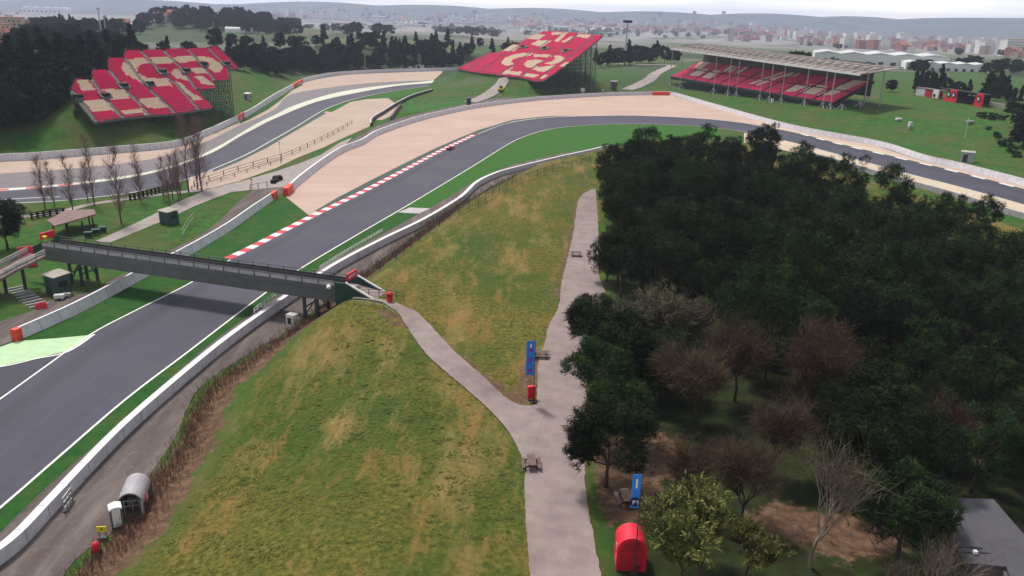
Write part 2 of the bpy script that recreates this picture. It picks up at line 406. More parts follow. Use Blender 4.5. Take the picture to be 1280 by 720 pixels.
def m_barrier():
    n = NT('barrier_white'); vec, al, ac = n.lane()
    a = n.ramp(n.noise(.6, 6, .65), [(.3, lin(.54, .515, .55)), (.6, lin(.69, .665, .70))])
    a = n.mix(n.ramp(n.noise(1.0, 5, .7, vec=vec, stretch=((1.2, .35, 1), 0)), [(.55, 0.0), (.72, .4)]), a, lin(.33, .31, .32))
    m = n.math('PINGPONG', al, 2.0); a = n.mix(n.ramp(m, [(.0, .65), (.05, .65), (.07, 0.0)]), a, lin(.12, .115, .12))
    return n.out(a, .7, .3)
M['barrier'] = m_barrier()
M['barriertop'] = plain('barrier_top', lin(.82, .80, .80), .08, .9, .7)
M['orange'] = plain('orange_red_plastic', lin(.80, .075, .035), .15, 1, .5)
M['red'] = plain('red_paint', lin(.68, .012, .035), .15, 1.2, .45, .4)
M['darkred'] = plain('dark_red_cloth', lin(.42, .012, .022), .2, 1.2, .6)
M['pink'] = plain('seat_magenta', lin(.74, .007, .105), .2, .9, .5, big=.18)
M['cream'] = plain('seat_cream', lin(.80, .62, .45), .12, .9, .5)
M['deck'] = plain('stand_deck', lin(.13, .115, .11), .25, .6, .9)
M['dark'] = plain('dark_opening', lin(.012, .012, .014), .2, 1, .8)
M['steel'] = plain('galvanised_steel', lin(.42, .41, .41), .2, .8, .5, .4, .3)
M['darksteel'] = plain('dark_steel', lin(.05, .052, .058), .3, .8, .6, .4)
M['whitemetal'] = plain('white_metal', lin(.74, .73, .71), .12, .8, .5)
M['roofgrey'] = plain('weathered_roof', lin(.31, .265, .24), .4, .3, .8, big=.2)
M['timber'] = plain('weathered_timber', lin(.16, .11, .095), .4, 2.5, .85)
M['darktimber'] = plain('dark_timber', lin(.045, .03, .03), .4, 2.5, .85)
M['brownroof'] = plain('brown_roof', lin(.23, .15, .135), .25, 1.0, .85)
M['girder'] = plain('bridge_panel', lin(.145, .155, .15), .18, .5, .7, .3, big=.3)
M['greenpanel'] = plain('green_panel', lin(.016, .06, .045), .2, .8, .6)
M['shedgreen'] = plain('shed_green', lin(.05, .10, .085), .25, .8, .7)
M['paleroof'] = plain('pale_roof', lin(.38, .36, .30), .2, .8, .8)
M['blue'] = plain('banner_blue', lin(.03, .22, .72), .15, 1.2, .6)
M['navy'] = plain('navy_disc', lin(.008, .01, .09), .1, 1, .6)
M['purple'] = plain('banner_purple', lin(.20, .05, .45), .1, 1, .6)
M['yellow'] = plain('yellow_paint', lin(.80, .66, .02), .1, 1, .6)
M['whiteplastic'] = plain('white_plastic', lin(.82, .80, .78), .06, 1, .45)
M['blueplastic'] = plain('slate_blue_plastic', lin(.035, .07, .13), .2, 1, .5)
M['tyre'] = plain('rubber', lin(.012, .012, .014), .2, 2, .8)
M['glass'] = plain('dark_glass', lin(.02, .025, .03), .2, 1, .15, .6)
M['shelter'] = plain('shelter_skin', lin(.36, .34, .36), .15, .8, .5, .4)
M['bark'] = plain('bark', lin(.075, .05, .038), .4, 3, .95)
M['mauvebark'] = plain('mauve_bark', lin(.17, .105, .10), .35, 3, .95)
M['palebark'] = plain('pale_bark', lin(.25, .19, .155), .3, 3, .9)
M['dryweed'] = plain('dry_weed', lin(.24, .135, .085), .45, .6, .95)
def m_leaf(name, lo, mid, hi, sc=.9, rnd=.35, trans=.0):
    n = NT(name)
    oi = n.n.new('ShaderNodeObjectInfo'); tc = n.n.new('ShaderNodeTexCoord')
    a = n.ramp(n.noise(sc, 5, .65, vec=tc.outputs['Object']), [(.3, lin(*lo)), (.5, lin(*mid)), (.72, lin(*hi))])
    hs = n.n.new('ShaderNodeHueSaturation')
    n.l.new(n.math('ADD', .5 - .022, n.math('MULTIPLY', oi.outputs['Random'], .05)), hs.inputs['Hue'])
    n.l.new(n.math('ADD', 1 - rnd, n.math('MULTIPLY', oi.outputs['Random'], 2 * rnd)), hs.inputs['Value'])
    n.l.new(a, hs.inputs['Color'])
    return n.out(hs.outputs[0], .8, .12)
M['pine'] = m_leaf('pine_needles', (.005, .010, .003), (.014, .027, .006), (.045, .066, .012), .42, .6)
M['farpine'] = m_leaf('far_foliage', (.006, .012, .007), (.011, .021, .010), (.020, .034, .014), .5, .4)
M['olive'] = m_leaf('olive_leaves', (.06, .055, .02), (.12, .115, .035), (.21, .20, .06), 1.1, .2)
M['russet'] = m_leaf('russet_twigs', (.045, .026, .018), (.085, .052, .034), (.13, .085, .05), .5, .3)
M['scrub'] = m_leaf('pale_scrub', (.055, .048, .028), (.10, .085, .05), (.16, .14, .085), .8, .2)
M['bush'] = m_leaf('dark_bush', (.010, .026, .008), (.02, .05, .013), (.04, .085, .02), 1.2, .3)
M['poplar'] = m_leaf('mauve_twigs', (.15, .075, .072), (.21, .105, .10), (.28, .15, .145), .8, .2)
M['terracotta'] = plain('terracotta_tiles', lin(.36, .13, .09), .35, .06, .9)
M['housewall'] = plain('house_wall', lin(.58, .44, .37), .3, .02, .9)
M['brickwall'] = plain('brick_wall', lin(.42, .17, .14), .3, .02, .9)
M['whitewall'] = plain('white_wall', lin(.78, .76, .74), .15, .02, .9)
M['magenta'] = plain('magenta_cladding', lin(.55, .10, .20), .15, .02, .8)
M['greyshed'] = plain('grey_shed_roof', lin(.52, .53, .54), .15, .02, .8)
M['window'] = plain('window_dark', lin(.06, .07, .09), .3, .2, .3)

# ================================================================== GROUND
def axis(lo, hi, seg, far, grow):
    a = []
    x = lo
    for end, st in seg:
        while x < end - 1e-6: a.append(x); x += st
    st = seg[-1][1]
    while x < far: a.append(x); st *= grow; x += st
    a.append(far); return a
ys = axis(20, 0, [(36, 4), (262, 1.5), (700, 5)], 9500, 1.07)
xp = axis(0, 0, [(150, 1.5), (330, 6)], 8000, 1.09)
xn = axis(0, 0, [(90, 1.5), (330, 5)], 8000, 1.09)
xs = [-x for x in reversed(xn)][:-1] + xp
XX, YY = np.meshgrid(np.array(xs), np.array(ys))
ZZ = terrain(XX, YY)
GRID[:] = [xs, ys, ZZ.copy()]
park_in = inside(park_poly, XX, YY); dpark = dist(park_line, XX, YY)
ZZ = ZZ + np.where(ZZ < -1, 0, -.06)
nx, ny = len(xs), len(ys)
V = np.stack([XX, YY, ZZ], -1).reshape(-1, 3)
idx = np.arange(nx * ny).reshape(ny, nx)
FA = np.stack([idx[:-1, :-1], idx[:-1, 1:], idx[1:, 1:], idx[1:, :-1]], -1).reshape(-1, 4)
me = bpy.data.meshes.new('ground'); me.from_pydata(V.tolist(), [], FA.tolist()); me.materials.append(M['ground'])
me.polygons.foreach_set('use_smooth', [True] * len(me.polygons))
wood_in = inside(wood_poly, XX, YY); clear_in = inside(clear_poly, XX, YY)
fld = np.where(park_in & ~wood_in, sst(3, 10, dpark), 0)
soil = np.where(park_in & ~wood_in, np.clip(1.0 - np.abs(dpark - 3.0) / 4.4, 0, 1), 0)
dwood = dist(wood_poly, XX, YY, True); dclear = dist(clear_poly, XX, YY, True)
soil = np.maximum(soil, np.where(clear_in, .5 + .45 * sst(0, 4, dclear), np.where(wood_in, .42 * (1 - sst(0, 5, dclear)), 0)))
for px, py, rr in [(1045, 668, 6.0), (985, 650, 4.0), (1090, 665, 4), (960, 655, 3)]:
    q = P(px, py, 5.5); soil = np.maximum(soil, .9 * np.exp(-((XX - q.x) ** 2 + (YY - q.y) ** 2 * 1.6) / rr ** 2))
for pts in ([(515, 397), (560, 440), (600, 470), (640, 500)], [(480, 390), (500, 408)], [(655, 500), (668, 440)], [(725, 250), (712, 320), (700, 370)]):
    soil = np.maximum(soil, .62 * (1 - sst(.6, 2.6, dist(PL(pts, 5.4), XX, YY))))
soil = np.maximum(soil, .5 * np.where(inside(mn_poly, XX, YY), (1 - sst(2, 12, dist(mn_line, XX, YY))), 0) * sst(100, 160, XX))
q = P(1085, 128, 4); soil = np.maximum(soil, .6 * np.exp(-((XX - q.x) ** 2 + (YY - q.y) ** 2) / 14 ** 2))
farm = sst(520, 640, YY - .15 * XX)
q = P(600, 100, 2); 
ca = me.color_attributes.new('zone', 'FLOAT_COLOR', 'POINT')
ca.data.foreach_set('color', np.stack([fld, soil, farm, np.where(wood_in, sst(0, 3, dwood), 0)], -1).reshape(-1).astype(np.float32))
ground = bpy.data.objects.new('ground', me); COL.objects.link(ground); structure(ground)

# ================================================================== FLAT SHEETS
def sheet(name, pix, z, mat, smooth_n=0, label=None):
    pts = PL(pix)
    if smooth_n: pts = smooth(pts, smooth_n, True)
    b = MB(); b.poly([Vector((p.x, p.y, z)) for p in pts]); return structure(b.build(name, M[mat]))
def band(name, L, Rr, z, mat, n=90, zf=None):
    l = resample_n(smooth(PL(L), 6), n); r = resample_n(smooth(PL(Rr), 6), n)
    b = MB(); b.strip([Vector((p.x, p.y, z)) for p in l], [Vector((p.x, p.y, z)) for p in r]); return structure(b.build(name, M[mat]))
def line(name, pix, w, z, mat='line', sm=6):
    pts = smooth(PL(pix), sm) if sm else PL(pix)
    l, r = offset(pts, w / 2), offset(pts, -w / 2)
    b = MB(); b.strip([Vector((p.x, p.y, z)) for p in l], [Vector((p.x, p.y, z)) for p in r]); return structure(b.build(name, M[mat]))
def offset(pts, d):
    out = []; n = len(pts)
    for i, p in enumerate(pts):
        t = pts[min(i + 1, n - 1)] - pts[max(i - 1, 0)]; t.z = 0; t.normalize(); out.append(p + Vector((-t.y, t.x, 0)) * d)
    return out
# --- main straight and the long bend behind the wood
TL = [(-120, 588), (-60, 541), (0, 499), (60, 456), (115, 417), (170, 388), (232, 357), (289, 324), (320, 309), (395, 270), (470, 233), (550, 190), (575, 178), (600, 166.5), (640, 152.5), (670, 148), (702, 145.8), (745, 144.6), (790, 144.3), (865, 147.5), (920, 152.5), (1000, 167), (1047, 180), (1115, 196), (1192, 214.5), (1280, 237.5), (1400, 272), (1600, 340)]
TR = [(-120, 735), (-60, 683), (0, 635), (75, 570), (160, 497), (235, 440), (320, 375), (374, 337), (450, 291.5), (505, 259.5), (590, 208.5), (635, 180.5), (655, 171), (685, 162), (722, 157.5), (755, 155.5), (790, 155), (840, 156), (920, 163), (1000, 180.5), (1032, 189), (1080, 202), (1142, 219), (1195, 232.5), (1280, 256), (1400, 292), (1600, 365)]
band('race_track', TL, TR, .030, 'asphalt', 160)
sheet('escape_road', [(-120, 475), (0, 459), (45, 449), (85, 440), (116, 419), (60, 456.5), (0, 499.5), (-60, 541.5), (-120, 588)], .026, 'asphalt')
sheet('painted_runoff', [(-120, 455), (0, 434), (20, 427), (30, 426), (70, 423), (118, 418.5), (85, 439), (45, 448), (0, 458), (-120, 474)], .034, 'mint')
line('painted_line', [(-120, 475), (0, 458.5), (45, 448.5), (85, 439.5), (118, 418)], .35, .046)
line('painted_line', [(-60, 541), (0, 499), (60, 456), (115, 417), (170, 388), (232, 357), (289, 324)], .3, .042)
line('painted_line', TR[0:22], .32, .044)
line('painted_line', [(640, 152.5), (670, 148), (702, 145.8), (745, 144.6), (790, 144.3), (865, 147.5), (920, 152.5)], .35, .040)
line('painted_line', TR[21:], .3, .041)
line('painted_line', [(597, 167.5), (640, 152.9), (702, 146), (790, 144.5)], .3, .043)
# dark green painted strip behind the kerb
sheet('painted_strip', [(393, 264), (410, 264.5), (470, 233), (550, 190), (575, 178), (600, 166), (640, 152), (680, 147), (720, 144.5), (680, 145.5), (640, 150), (600, 162), (575, 172), (545, 185), (520, 197), (470, 222), (420, 248)], .018, 'darkgreen')
# gravel outside the long bend
sheet('gravel_trap', [(386, 269), (357, 246), (366, 240), (380, 226), (407, 205), (430, 190), (455, 180), (475, 168), (520, 152), (560, 142), (600, 134), (659, 126.5), (700, 123), (760, 119.5), (816, 119), (838, 119), (880, 131), (945, 150), (1000, 164), (1094, 182), (1153, 201), (1195, 210), (1280, 232), (1400, 268), (1600, 335),
      (1600, 341), (1400, 273), (1280, 238.5), (1192, 215.5), (1115, 197), (1047, 181), (1000, 168), (920, 153.5), (865, 148.5), (790, 145.5), (702, 147), (640, 154), (600, 168), (550, 191), (470, 234), (395, 271)], .006, 'gravel')
sheet('pale_runoff', [(945, 151.5), (1000, 166), (1094, 186), (1153, 203), (1195, 213), (1280, 235), (1400, 270), (1600, 338), (1600, 341), (1400, 273), (1280, 239), (1192, 216), (1115, 197.5), (1047, 181.5), (1000, 168.5), (950, 158)], .012, 'gravelpale')
sheet('pale_runoff', [(1000, 179), (1032, 187.5), (1080, 200.5), (1142, 217.5), (1195, 231), (1280, 254.5), (1400, 290), (1600, 362), (1600, 395), (1400, 309), (1280, 273), (1195, 247), (1142, 232), (1080, 214), (1032, 200), (1000, 192), (930, 178), (930, 166)], .010, 'gravelpale')
# verges
sheet('grass_verge', [(289, 325), (386, 269), (357, 247), (345, 248), (320, 266), (285, 291), (235, 321), (182, 348), (100, 392), (25, 424), (30, 427), (118, 419), (170, 389), (232, 358)], .010, 'verge')
VR = [(-120, 790), (-60, 725), (0, 666), (60, 607), (138, 540), (200, 484), (260, 432), (318, 390), (397, 337), (480, 291), (537, 260), (570, 241), (602, 221), (640, 206), (700, 192), (745, 185), (760, 178), (800, 160), (840, 158)]
VM = [(-120, 735), (-60, 683), (0, 635), (75, 570), (160, 497), (235, 440), (320, 375), (374, 337), (450, 291.5), (505, 259.5)]
b = MB(); b.strip([Vector((p.x, p.y, .012)) for p in resample_n(smooth(PL(VM), 4), 60)], [Vector((p.x, p.y, .012)) for p in resample_n(smooth(PL(VR[:11]), 4), 60)]); structure(b.build('grass_verge', M['verge']))
sheet('infield_grass', [(505, 260), (590, 209), (635, 181), (655, 171.5), (685, 162.5), (722, 158), (755, 156), (790, 155.5), (840, 156.5), (900, 160), (900, 190), (760, 190), (745, 185), (700, 192), (640, 206), (602, 221), (570, 241), (537, 260)], .014, 'infield')
sheet('concrete_crossing', [(497, 265.5), (512, 259.5), (538, 260.5), (524, 267)], .022, 'concrete')
# service road right of the straight
VB = [(-120, 840), (-60, 775), (20, 700), (70, 720 - 45), (163, 540), (222, 484), (285, 432), (345, 390), (415, 340), (532, 281), (577, 253), (600, 232), (640, 217), (700, 201), (742, 192)]
b = MB(); LO = smooth(PL(VR[:16]), 6); RO_ = smooth(PL([(-60, 920)] + LB), 6)
b.strip([Vector((p.x, p.y, .004)) for p in resample_n(LO, 160)], [Vector((p.x, p.y, .004)) for p in resample_n(RO_, 160)]); structure(b.build('service_road', M['dirt']))
# left service road
sheet('service_road', [(-120, 470), (0, 432), (24, 424), (100, 390), (182, 346), (235, 319), (285, 289), (320, 264), (338, 247), (362, 238), (380, 224), (407, 203), (430, 188), (455, 178), (480, 164), (520, 148), (560, 138), (600, 129), (640, 126), (640, 121), (600, 125), (560, 133), (520, 143), (490, 150), (470, 158), (440, 175), (405, 200), (380, 216), (358, 232), (338, 236), (318, 236), (300, 250), (285, 266), (262, 285), (240, 300), (215, 311), (150, 345), (110, 366), (60, 376), (45, 387), (0, 402), (-120, 440)], .008, 'dirt')
# paved plateau and pale path by the poplars
sheet('paved_apron', [(255, 238), (300, 227), (345, 214), (372, 205), (400, 194), (425, 178), (440, 172), (430, 184), (400, 203), (375, 220), (358, 233), (318, 237), (290, 240), (270, 246), (255, 247)], .016, 'pave')
band('footpath', [(118, 302), (150, 288), (200, 264), (228, 250), (258, 238)], [(138, 303), (170, 290), (215, 271), (250, 255), (300, 236)], .020, 'pave', 30)
line('footpath', [(-80, 262), (0, 270), (60, 268), (110, 256), (150, 250), (200, 243), (258, 237)], 2.6, .019, 'pave')
# --- upper track
UO = [(-200, 255), (-80, 244), (0, 239), (75, 233), (150, 224), (200, 214), (240, 201), (270, 188.5), (300, 170.5), (320, 160), (345, 147.5), (395, 127.5), (445, 116.2), (495, 107.5), (535, 104), (575, 100), (620, 94)]
UI = [(-200, 275), (-80, 262), (0, 255), (75, 251), (150, 243), (200, 234), (240, 222), (265, 212), (300, 197), (320, 187), (332, 180), (370, 158.5), (405, 137.5), (432, 127), (457, 120.5), (495, 113.2), (535, 108), (575, 104.5), (620, 99)]
band('race_track', UO, UI, .030, 'asphalt', 120)
UP = [(-200, 250), (-80, 240), (0, 236), (75, 230.5), (150, 221), (200, 211.5), (240, 198.5), (270, 184.5), (300, 167), (320, 155), (345, 143), (370, 131), (420, 116), (470, 108), (535, 101.5), (575, 98), (620, 92)]
band('painted_edge', UP, UO, .034, 'paleedge', 120)
UG = [(-200, 228), (-80, 222), (0, 217), (75, 212), (150, 204.5), (200, 196.5), (240, 184), (270, 171.5), (300, 156.5), (320, 148.5), (345, 135), (362, 119), (400, 111), (450, 105), (500, 101.5), (565, 99.5), (620, 91)]
band('paved_runoff', UG, UP, .026, 'runoff', 120)
b = MB()
UBl = [(-200, 215), (-80, 207), (0, 201), (77, 197), (150, 191.5), (222, 184), (262, 169), (300, 151.5), (345, 123), (376, 104.5), (420, 95), (470, 91.5), (570, 88), (620, 84)]
b.strip([Vector((p.x, p.y, .002)) for p in resample_n(smooth(PL(UBl), 6), 120)], [Vector((p.x, p.y, .002)) for p in resample_n(smooth(PL(UG), 6), 120)]); structure(b.build('gravel_trap', M['gravelfar']))
sheet('grass_strip', [(300, 152), (345, 123.5), (376, 105), (379, 106), (365, 113), (350, 126), (335, 137), (320, 145), (300, 155)], .012, 'verge')
line('painted_line', UI, .4, .042)
line('painted_line', [(-200, 268), (0, 250), (75, 246)], .4, .043)
# gravel inside the upper track
sheet('gravel_trap', [(265, 213), (300, 198.5), (332, 181.5), (370, 160), (405, 140), (440, 127), (460, 123.8), (485, 122.5), (495, 130), (480, 142), (464, 152), (462, 158), (430, 172), (405, 184), (372, 197), (345, 210), (300, 226), (265, 235), (235, 238), (235, 224)], .004, 'gravelfar')
sheet('dark_strip', [(265, 212.5), (300, 197.5), (332, 180.5), (370, 159), (403, 140), (408, 141.5), (372, 162), (334, 184.5), (300, 201.5), (267, 215)], .028, 'darkgreen')
sheet('infield_grass', [(405, 139), (432, 128.5), (457, 121.8), (495, 114.5), (535, 109), (552, 107.8), (515, 118), (500, 121), (485, 122), (460, 123.3), (440, 126.5), (415, 140)], .014, 'infield')
sheet('infield_grass', [(506, 142), (503, 130), (515, 121), (540, 113), (575, 106), (600, 101), (640, 103), (618, 118), (592, 128), (560, 134), (530, 140)], .012, 'infield')
b = MB()
for pts in ([(588, 128), (618, 117), (640, 106), (652, 104)], ):
    c = smooth(PL(pts), 8); l, r = offset(c, 4), offset(c, -4)
    b.strip([Vector((p.x, p.y, hz(p.x, p.y) + .25)) for p in l], [Vector((p.x, p.y, hz(p.x, p.y) + .25)) for p in r])
structure(b.build('dirt_track', M['pave']))
sheet('gravel_trap', [(468, 150), (480, 141), (497, 131), (501, 129), (501, 136), (492, 143), (478, 150)], .010, 'gravelfar')
# road up between the two right stands
b = MB(); c = resample_n(smooth([G(x, y) for x, y in [(783, 112.5), (800, 106), (815, 97), (828, 88), (838, 82), (800, 81), (750, 80)]], 8), 60); l, r = offset(c, 4), offset(c, -4)
b.strip([Vector((p.x, p.y, hz(p.x, p.y) + .3)) for p in l], [Vector((p.x, p.y, hz(p.x, p.y) + .3)) for p in r]); structure(b.build('dirt_track', M['pave']))

# draped ribbons on the park
def drape(name, L, Rr, mat, n=120, m=5, dz=.05):
    l = resample_n(smooth(PL(L, 5.4), 6), n * 3); r = resample_n(smooth(PL(Rr, 5.4), 6), n * 3); b = MB(); rj = random.Random(8); n *= 3; j1 = j2 = 0
    for i in range(n):
        j1 = j1 * .8 + rj.gauss(0, .04); j2 = j2 * .8 + rj.gauss(0, .04); w = (r[i] - l[i]).normalized(); l[i] = l[i] + w * j1; r[i] = r[i] + w * j2
    for i in range(m):
        A = [p.lerp(q, i / m) for p, q in zip(l, r)]; B = [p.lerp(q, (i + 1) / m) for p, q in zip(l, r)]
        zz = lambda Q: [Vector((p.x, p.y, z + dz)) for p, z in zip(Q, terrain(np.array([p.x for p in Q]), np.array([p.y for p in Q])))]
        b.strip(zz(A), zz(B))
    return structure(b.build(name, M[mat], None, True))
drape('asphalt_path', [(668, 800), (662, 720), (659, 680), (657, 640), (656, 610), (655, 585), (664, 540), (670, 512), (672, 460), (677, 440), (681, 428), (686, 408), (693, 395), (699, 382), (702, 355), (709, 325), (716, 297), (720, 265), (723, 252), (729, 243), (738, 238)],
      [(772, 800), (750, 720), (743, 680), (735, 640), (731, 607), (731, 570), (731, 530), (734, 480), (740, 430), (748, 395), (756, 366), (750, 350), (748, 335), (748, 300), (748, 280), (747, 262), (746, 252), (745, 244), (744, 236)], 'path', 140, 6, .06)
drape('footpath', [(440, 374), (462, 376), (480, 380), (495, 389), (507, 407), (527, 437), (550, 460), (582, 487), (610, 512), (635, 540), (652, 572), (660, 590)],
      [(452, 368), (470, 374), (490, 378), (505, 384), (522, 392), (545, 415), (570, 442), (602, 470), (625, 492), (645, 506), (668, 508), (685, 500)], 'path', 90, 4, .085)

# kerbs
def kerb(name, pix, w, step, label, a='kerbred', bm='kerbwhite', hgt=.09, side=1):
    c = resample(smooth(PL(pix), 6), step); o = offset(c, w * side); b = MB()
    for i in range(len(c) - 1):
        p, q, r, s_ = c[i], c[i + 1], o[i + 1], o[i]; z = Vector((0, 0, 1))
        b.hexa([p + z * .02, q + z * .02, r + z * .02, s_ + z * .02, p + z * .05, q + z * .05, r + z * hgt, s_ + z * hgt], i % 2)
    return tag(b.build(name, [M[a], M[bm]]), label, 'kerb')
kerb('kerb', [(289, 324), (320, 309.5), (395, 270.5), (470, 233.5), (550, 190.5), (560, 185.5), (597, 168)], 1.9, 2.6, 'red and white striped kerb along the main straight beside the gravel', side=1)
kerb('kerb', [(1000, 167.5), (1047, 180), (1115, 196), (1192, 214.5), (1280, 237.5), (1400, 272)], 1.1, 6, 'long pale dashed kerb beyond the dark wood, edging the right hand track', 'kerbwhite', 'gravelfar' if False else 'darkgreen', side=1)
kerb('kerb', [(-100, 244.5), (0, 238.5), (60, 234), (110, 228.5)], 1.6, 4, 'faded red and white kerb behind the bare poplars', side=1)
# ================================================================== TREES
rnd = random.Random(11)
def tuft(b, c, rad, n, l, w, r, up=.3):
    """n small leaf blades filling a clump around c"""
    for _ in range(n):
        d = Vector((r.gauss(0, 1), r.gauss(0, 1), r.gauss(0, 1) + up)); d.normalize()
        p = c + d * rad * r.uniform(.35, 1)
        t = Vector((r.gauss(0, 1), r.gauss(0, 1), r.gauss(0, .7) + .35)).normalized()
        s_ = d.cross(t)
        if s_.length < .05: continue
        s_.normalize(); ll = l * r.uniform(.6, 1.3); ww = w * r.uniform(.6, 1.3)
        b.face([p - s_ * ww, p + s_ * ww, p + t * ll + s_ * ww * .5, p + t * ll - s_ * ww * .5])
def crown(seed, Rx, Hc, z0, lobes, tufts, blades, l, w, shape='round'):
    r = random.Random(seed); b = MB(); lob = []
    for i in range(lobes):
        a = r.uniform(0, 6.283); k = r.random()
        if shape == 'round': zz = r.uniform(-.8, .86); rr = math.sqrt(max(0, 1 - zz * zz)) * r.uniform(.55, .80); zf = zz
        elif shape == 'umbrella': zz = r.uniform(-.2, .5); rr = math.sqrt(r.random()) * .8; zf = zz * (1 - rr * .5)
        elif shape == 'cone': zz = r.uniform(-1, .9); rr = (1 - (zz + 1) / 2) * .75 * r.uniform(.5, 1) + .05; zf = zz
        elif shape == 'column': zz = r.uniform(-1, .95); rr = .5 * r.random() * (1 - max(0, zz) * .6); zf = zz
        lob.append((Vector((math.cos(a) * rr * Rx, math.sin(a) * rr * Rx, z0 + Hc / 2 + zf * Hc / 2 * .86)), r.uniform(.22, .34) * Rx * (1 if shape != 'cone' else (1.15 - (zz + 1) / 2.4))))
    for c, q in lob:
        for _ in range(tufts):
            d = Vector((r.gauss(0, 1), r.gauss(0, 1), r.gauss(0, .9) + .25)).normalized()
            tuft(b, c + Vector((d.x * q, d.y * q, d.z * q * .8)) * r.uniform(.55, 1.05), q * .30, blades, l, w, r)
    return b, lob
def trunk_mesh(seed, hgt, r0, lob, pale=False, limbs=7):
    r = random.Random(seed); b = MB()
    pts = [Vector((0, 0, -.4))]; 
    for i in range(1, 6): pts.append(Vector((r.gauss(0, .12) * i * .5, r.gauss(0, .12) * i * .5, hgt * i / 5)))
    b.tube(pts, [r0 * (1.25 if i == 0 else 1 - .14 * i) for i in range(6)], 7)
    for c, q in r.sample(lob, min(limbs, len(lob))):
        k = r.randint(2, 4); p = pts[k]; m = p.lerp(c, .5) + Vector((0, 0, -.3))
        b.tube([p, m, c], [r0 * .45, r0 * .3, r0 * .12], 5)
    return b
def bare(seed, hgt, spread, r0, levels=4, nb=4, up=.6, twig=.02, fork=.32, al=0):
    """branching bare tree: returns branch mesh builder and the list of twig ends"""
    r = random.Random(seed); b = MB(); ends = []
    def grow(p, d, L, rad, lv):
        pts = [p]; q = p; dd = d.copy()
        for i in range(3):
            dd = (dd + Vector((r.gauss(0, .13), r.gauss(0, .13), r.gauss(0, .08) + .06 * up))).normalized(); q = q + dd * (L / 3); pts.append(q)
        b.tube(pts, [rad, rad * .82, rad * .66, rad * .5], 6 if lv == 0 else (4 if lv < 3 else 3), cap=False)
        if lv >= levels - al:
            ends.append((q, dd))
            if al: ends.append((pts[1], dd))
        if lv >= levels: return
        for j in range(nb + (1 if lv == 0 else 0)):
            f = r.uniform(.45, 1) if lv else r.uniform(.6, 1)
            i = min(2, int(f * 3)); s0 = pts[i].lerp(pts[i + 1], f * 3 - i)
            a = r.uniform(0, 6.283)
            nd = (dd + Vector((math.cos(a) * spread, math.sin(a) * spread, up * .35))).normalized()
            grow(s0, nd, L * r.uniform(.55, .85), max(rad * r.uniform(.4, .6), twig * .5), lv + 1)
    grow(Vector((0, 0, -.3)), Vector((0, 0, 1)), hgt * fork, r0, 0)
    return b, ends
def hang(ends, seed, per, l, w, spread=.5):
    r = random.Random(seed); b = MB()
    for p, d in ends:
        for _ in range(per):
            t = (d + Vector((r.gauss(0, spread), r.gauss(0, spread), r.gauss(0, spread)))).normalized()
            s_ = t.cross(Vector((r.gauss(0, 1), r.gauss(0, 1), r.gauss(0, 1))))
            if s_.length < .05: continue
            s_.normalize(); o = p + Vector((r.gauss(0, 1), r.gauss(0, 1), r.gauss(0, 1))) * l * .35; ll = l * r.uniform(.6, 1.4)
            b.face([o - s_ * w, o + s_ * w, o + t * ll + s_ * w * .4, o + t * ll - s_ * w * .4])
    return b
PROTO = {}
def proto_tree(key, name, parts):
    t = thing(name, 'tree', 'tree', (0, 0, -400), local=True)
    for nm, bm_, mt, sm in parts: bm_.build(nm, mt, t, sm)
    PROTO[key] = t; return t
for i in range(6):
    Rx = [4.9, 4.5, 5.3, 4.7, 4.3, 5.1][i]; Hc = [9.6, 10.4, 9.4, 11, 10, 9][i]; z0 = [1.2, 1.6, 1.4, 1.0, 1.4, 1.6][i]
    b, lob = crown(100 + i, Rx, Hc, z0, 38, 24, 12, .46, .038)
    proto_tree(('pine', i), 'pine_tree', [('trunk', trunk_mesh(200 + i, z0 + Hc * .6, .24, lob), M['bark'], True), ('crown', b, M['pine'], False)])
for i in range(2):
    b, lob = crown(140 + i, 4.3, 6.6, 1.8, 32, 32, 15, .42, .036)
    proto_tree(('bushpine', i), 'pine_tree', [('trunk', trunk_mesh(240 + i, 5.5, .22, lob), M['bark'], True), ('crown', b, M['pine'], False)])
for i in range(3):
    b, e = bare(300 + i, 9.5 + i * .6, .72, .17, 4, 5, .62, .02, .28)
    proto_tree(('russet', i), 'bare_tree', [('trunk', b, M['bark'], True), ('crown', hang(e, 310 + i, 11, .9, .013, .6), M['russet'], False)])
for i in range(2):
    b, e = bare(330 + i, 10.5, .55, .12, 4, 4, .85, .026, .26)
    proto_tree(('pale', i), 'bare_tree', [('trunk', b, M['palebark'], True), ('crown', hang(e, 340 + i, 3, .6, .012), M['scrub'], False)])
for i in range(2):
    b, e = bare(350 + i, 8.6, .85, .17, 4, 5, .5, .02, .27)
    cb = hang(e, 360 + i, 12, .30, .045, .8); proto_tree(('olive', i), 'leafy_tree', [('trunk', b, M['bark'], True), ('crown', cb, M['olive'], False)])
b, e = bare(370, 8.2, .95, .2, 4, 5, .5, .02, .32)
proto_tree('scrub', 'leafy_tree', [('trunk', b, M['palebark'], True), ('crown', hang(e, 371, 9, .36, .03, .7), M['scrub'], False)])
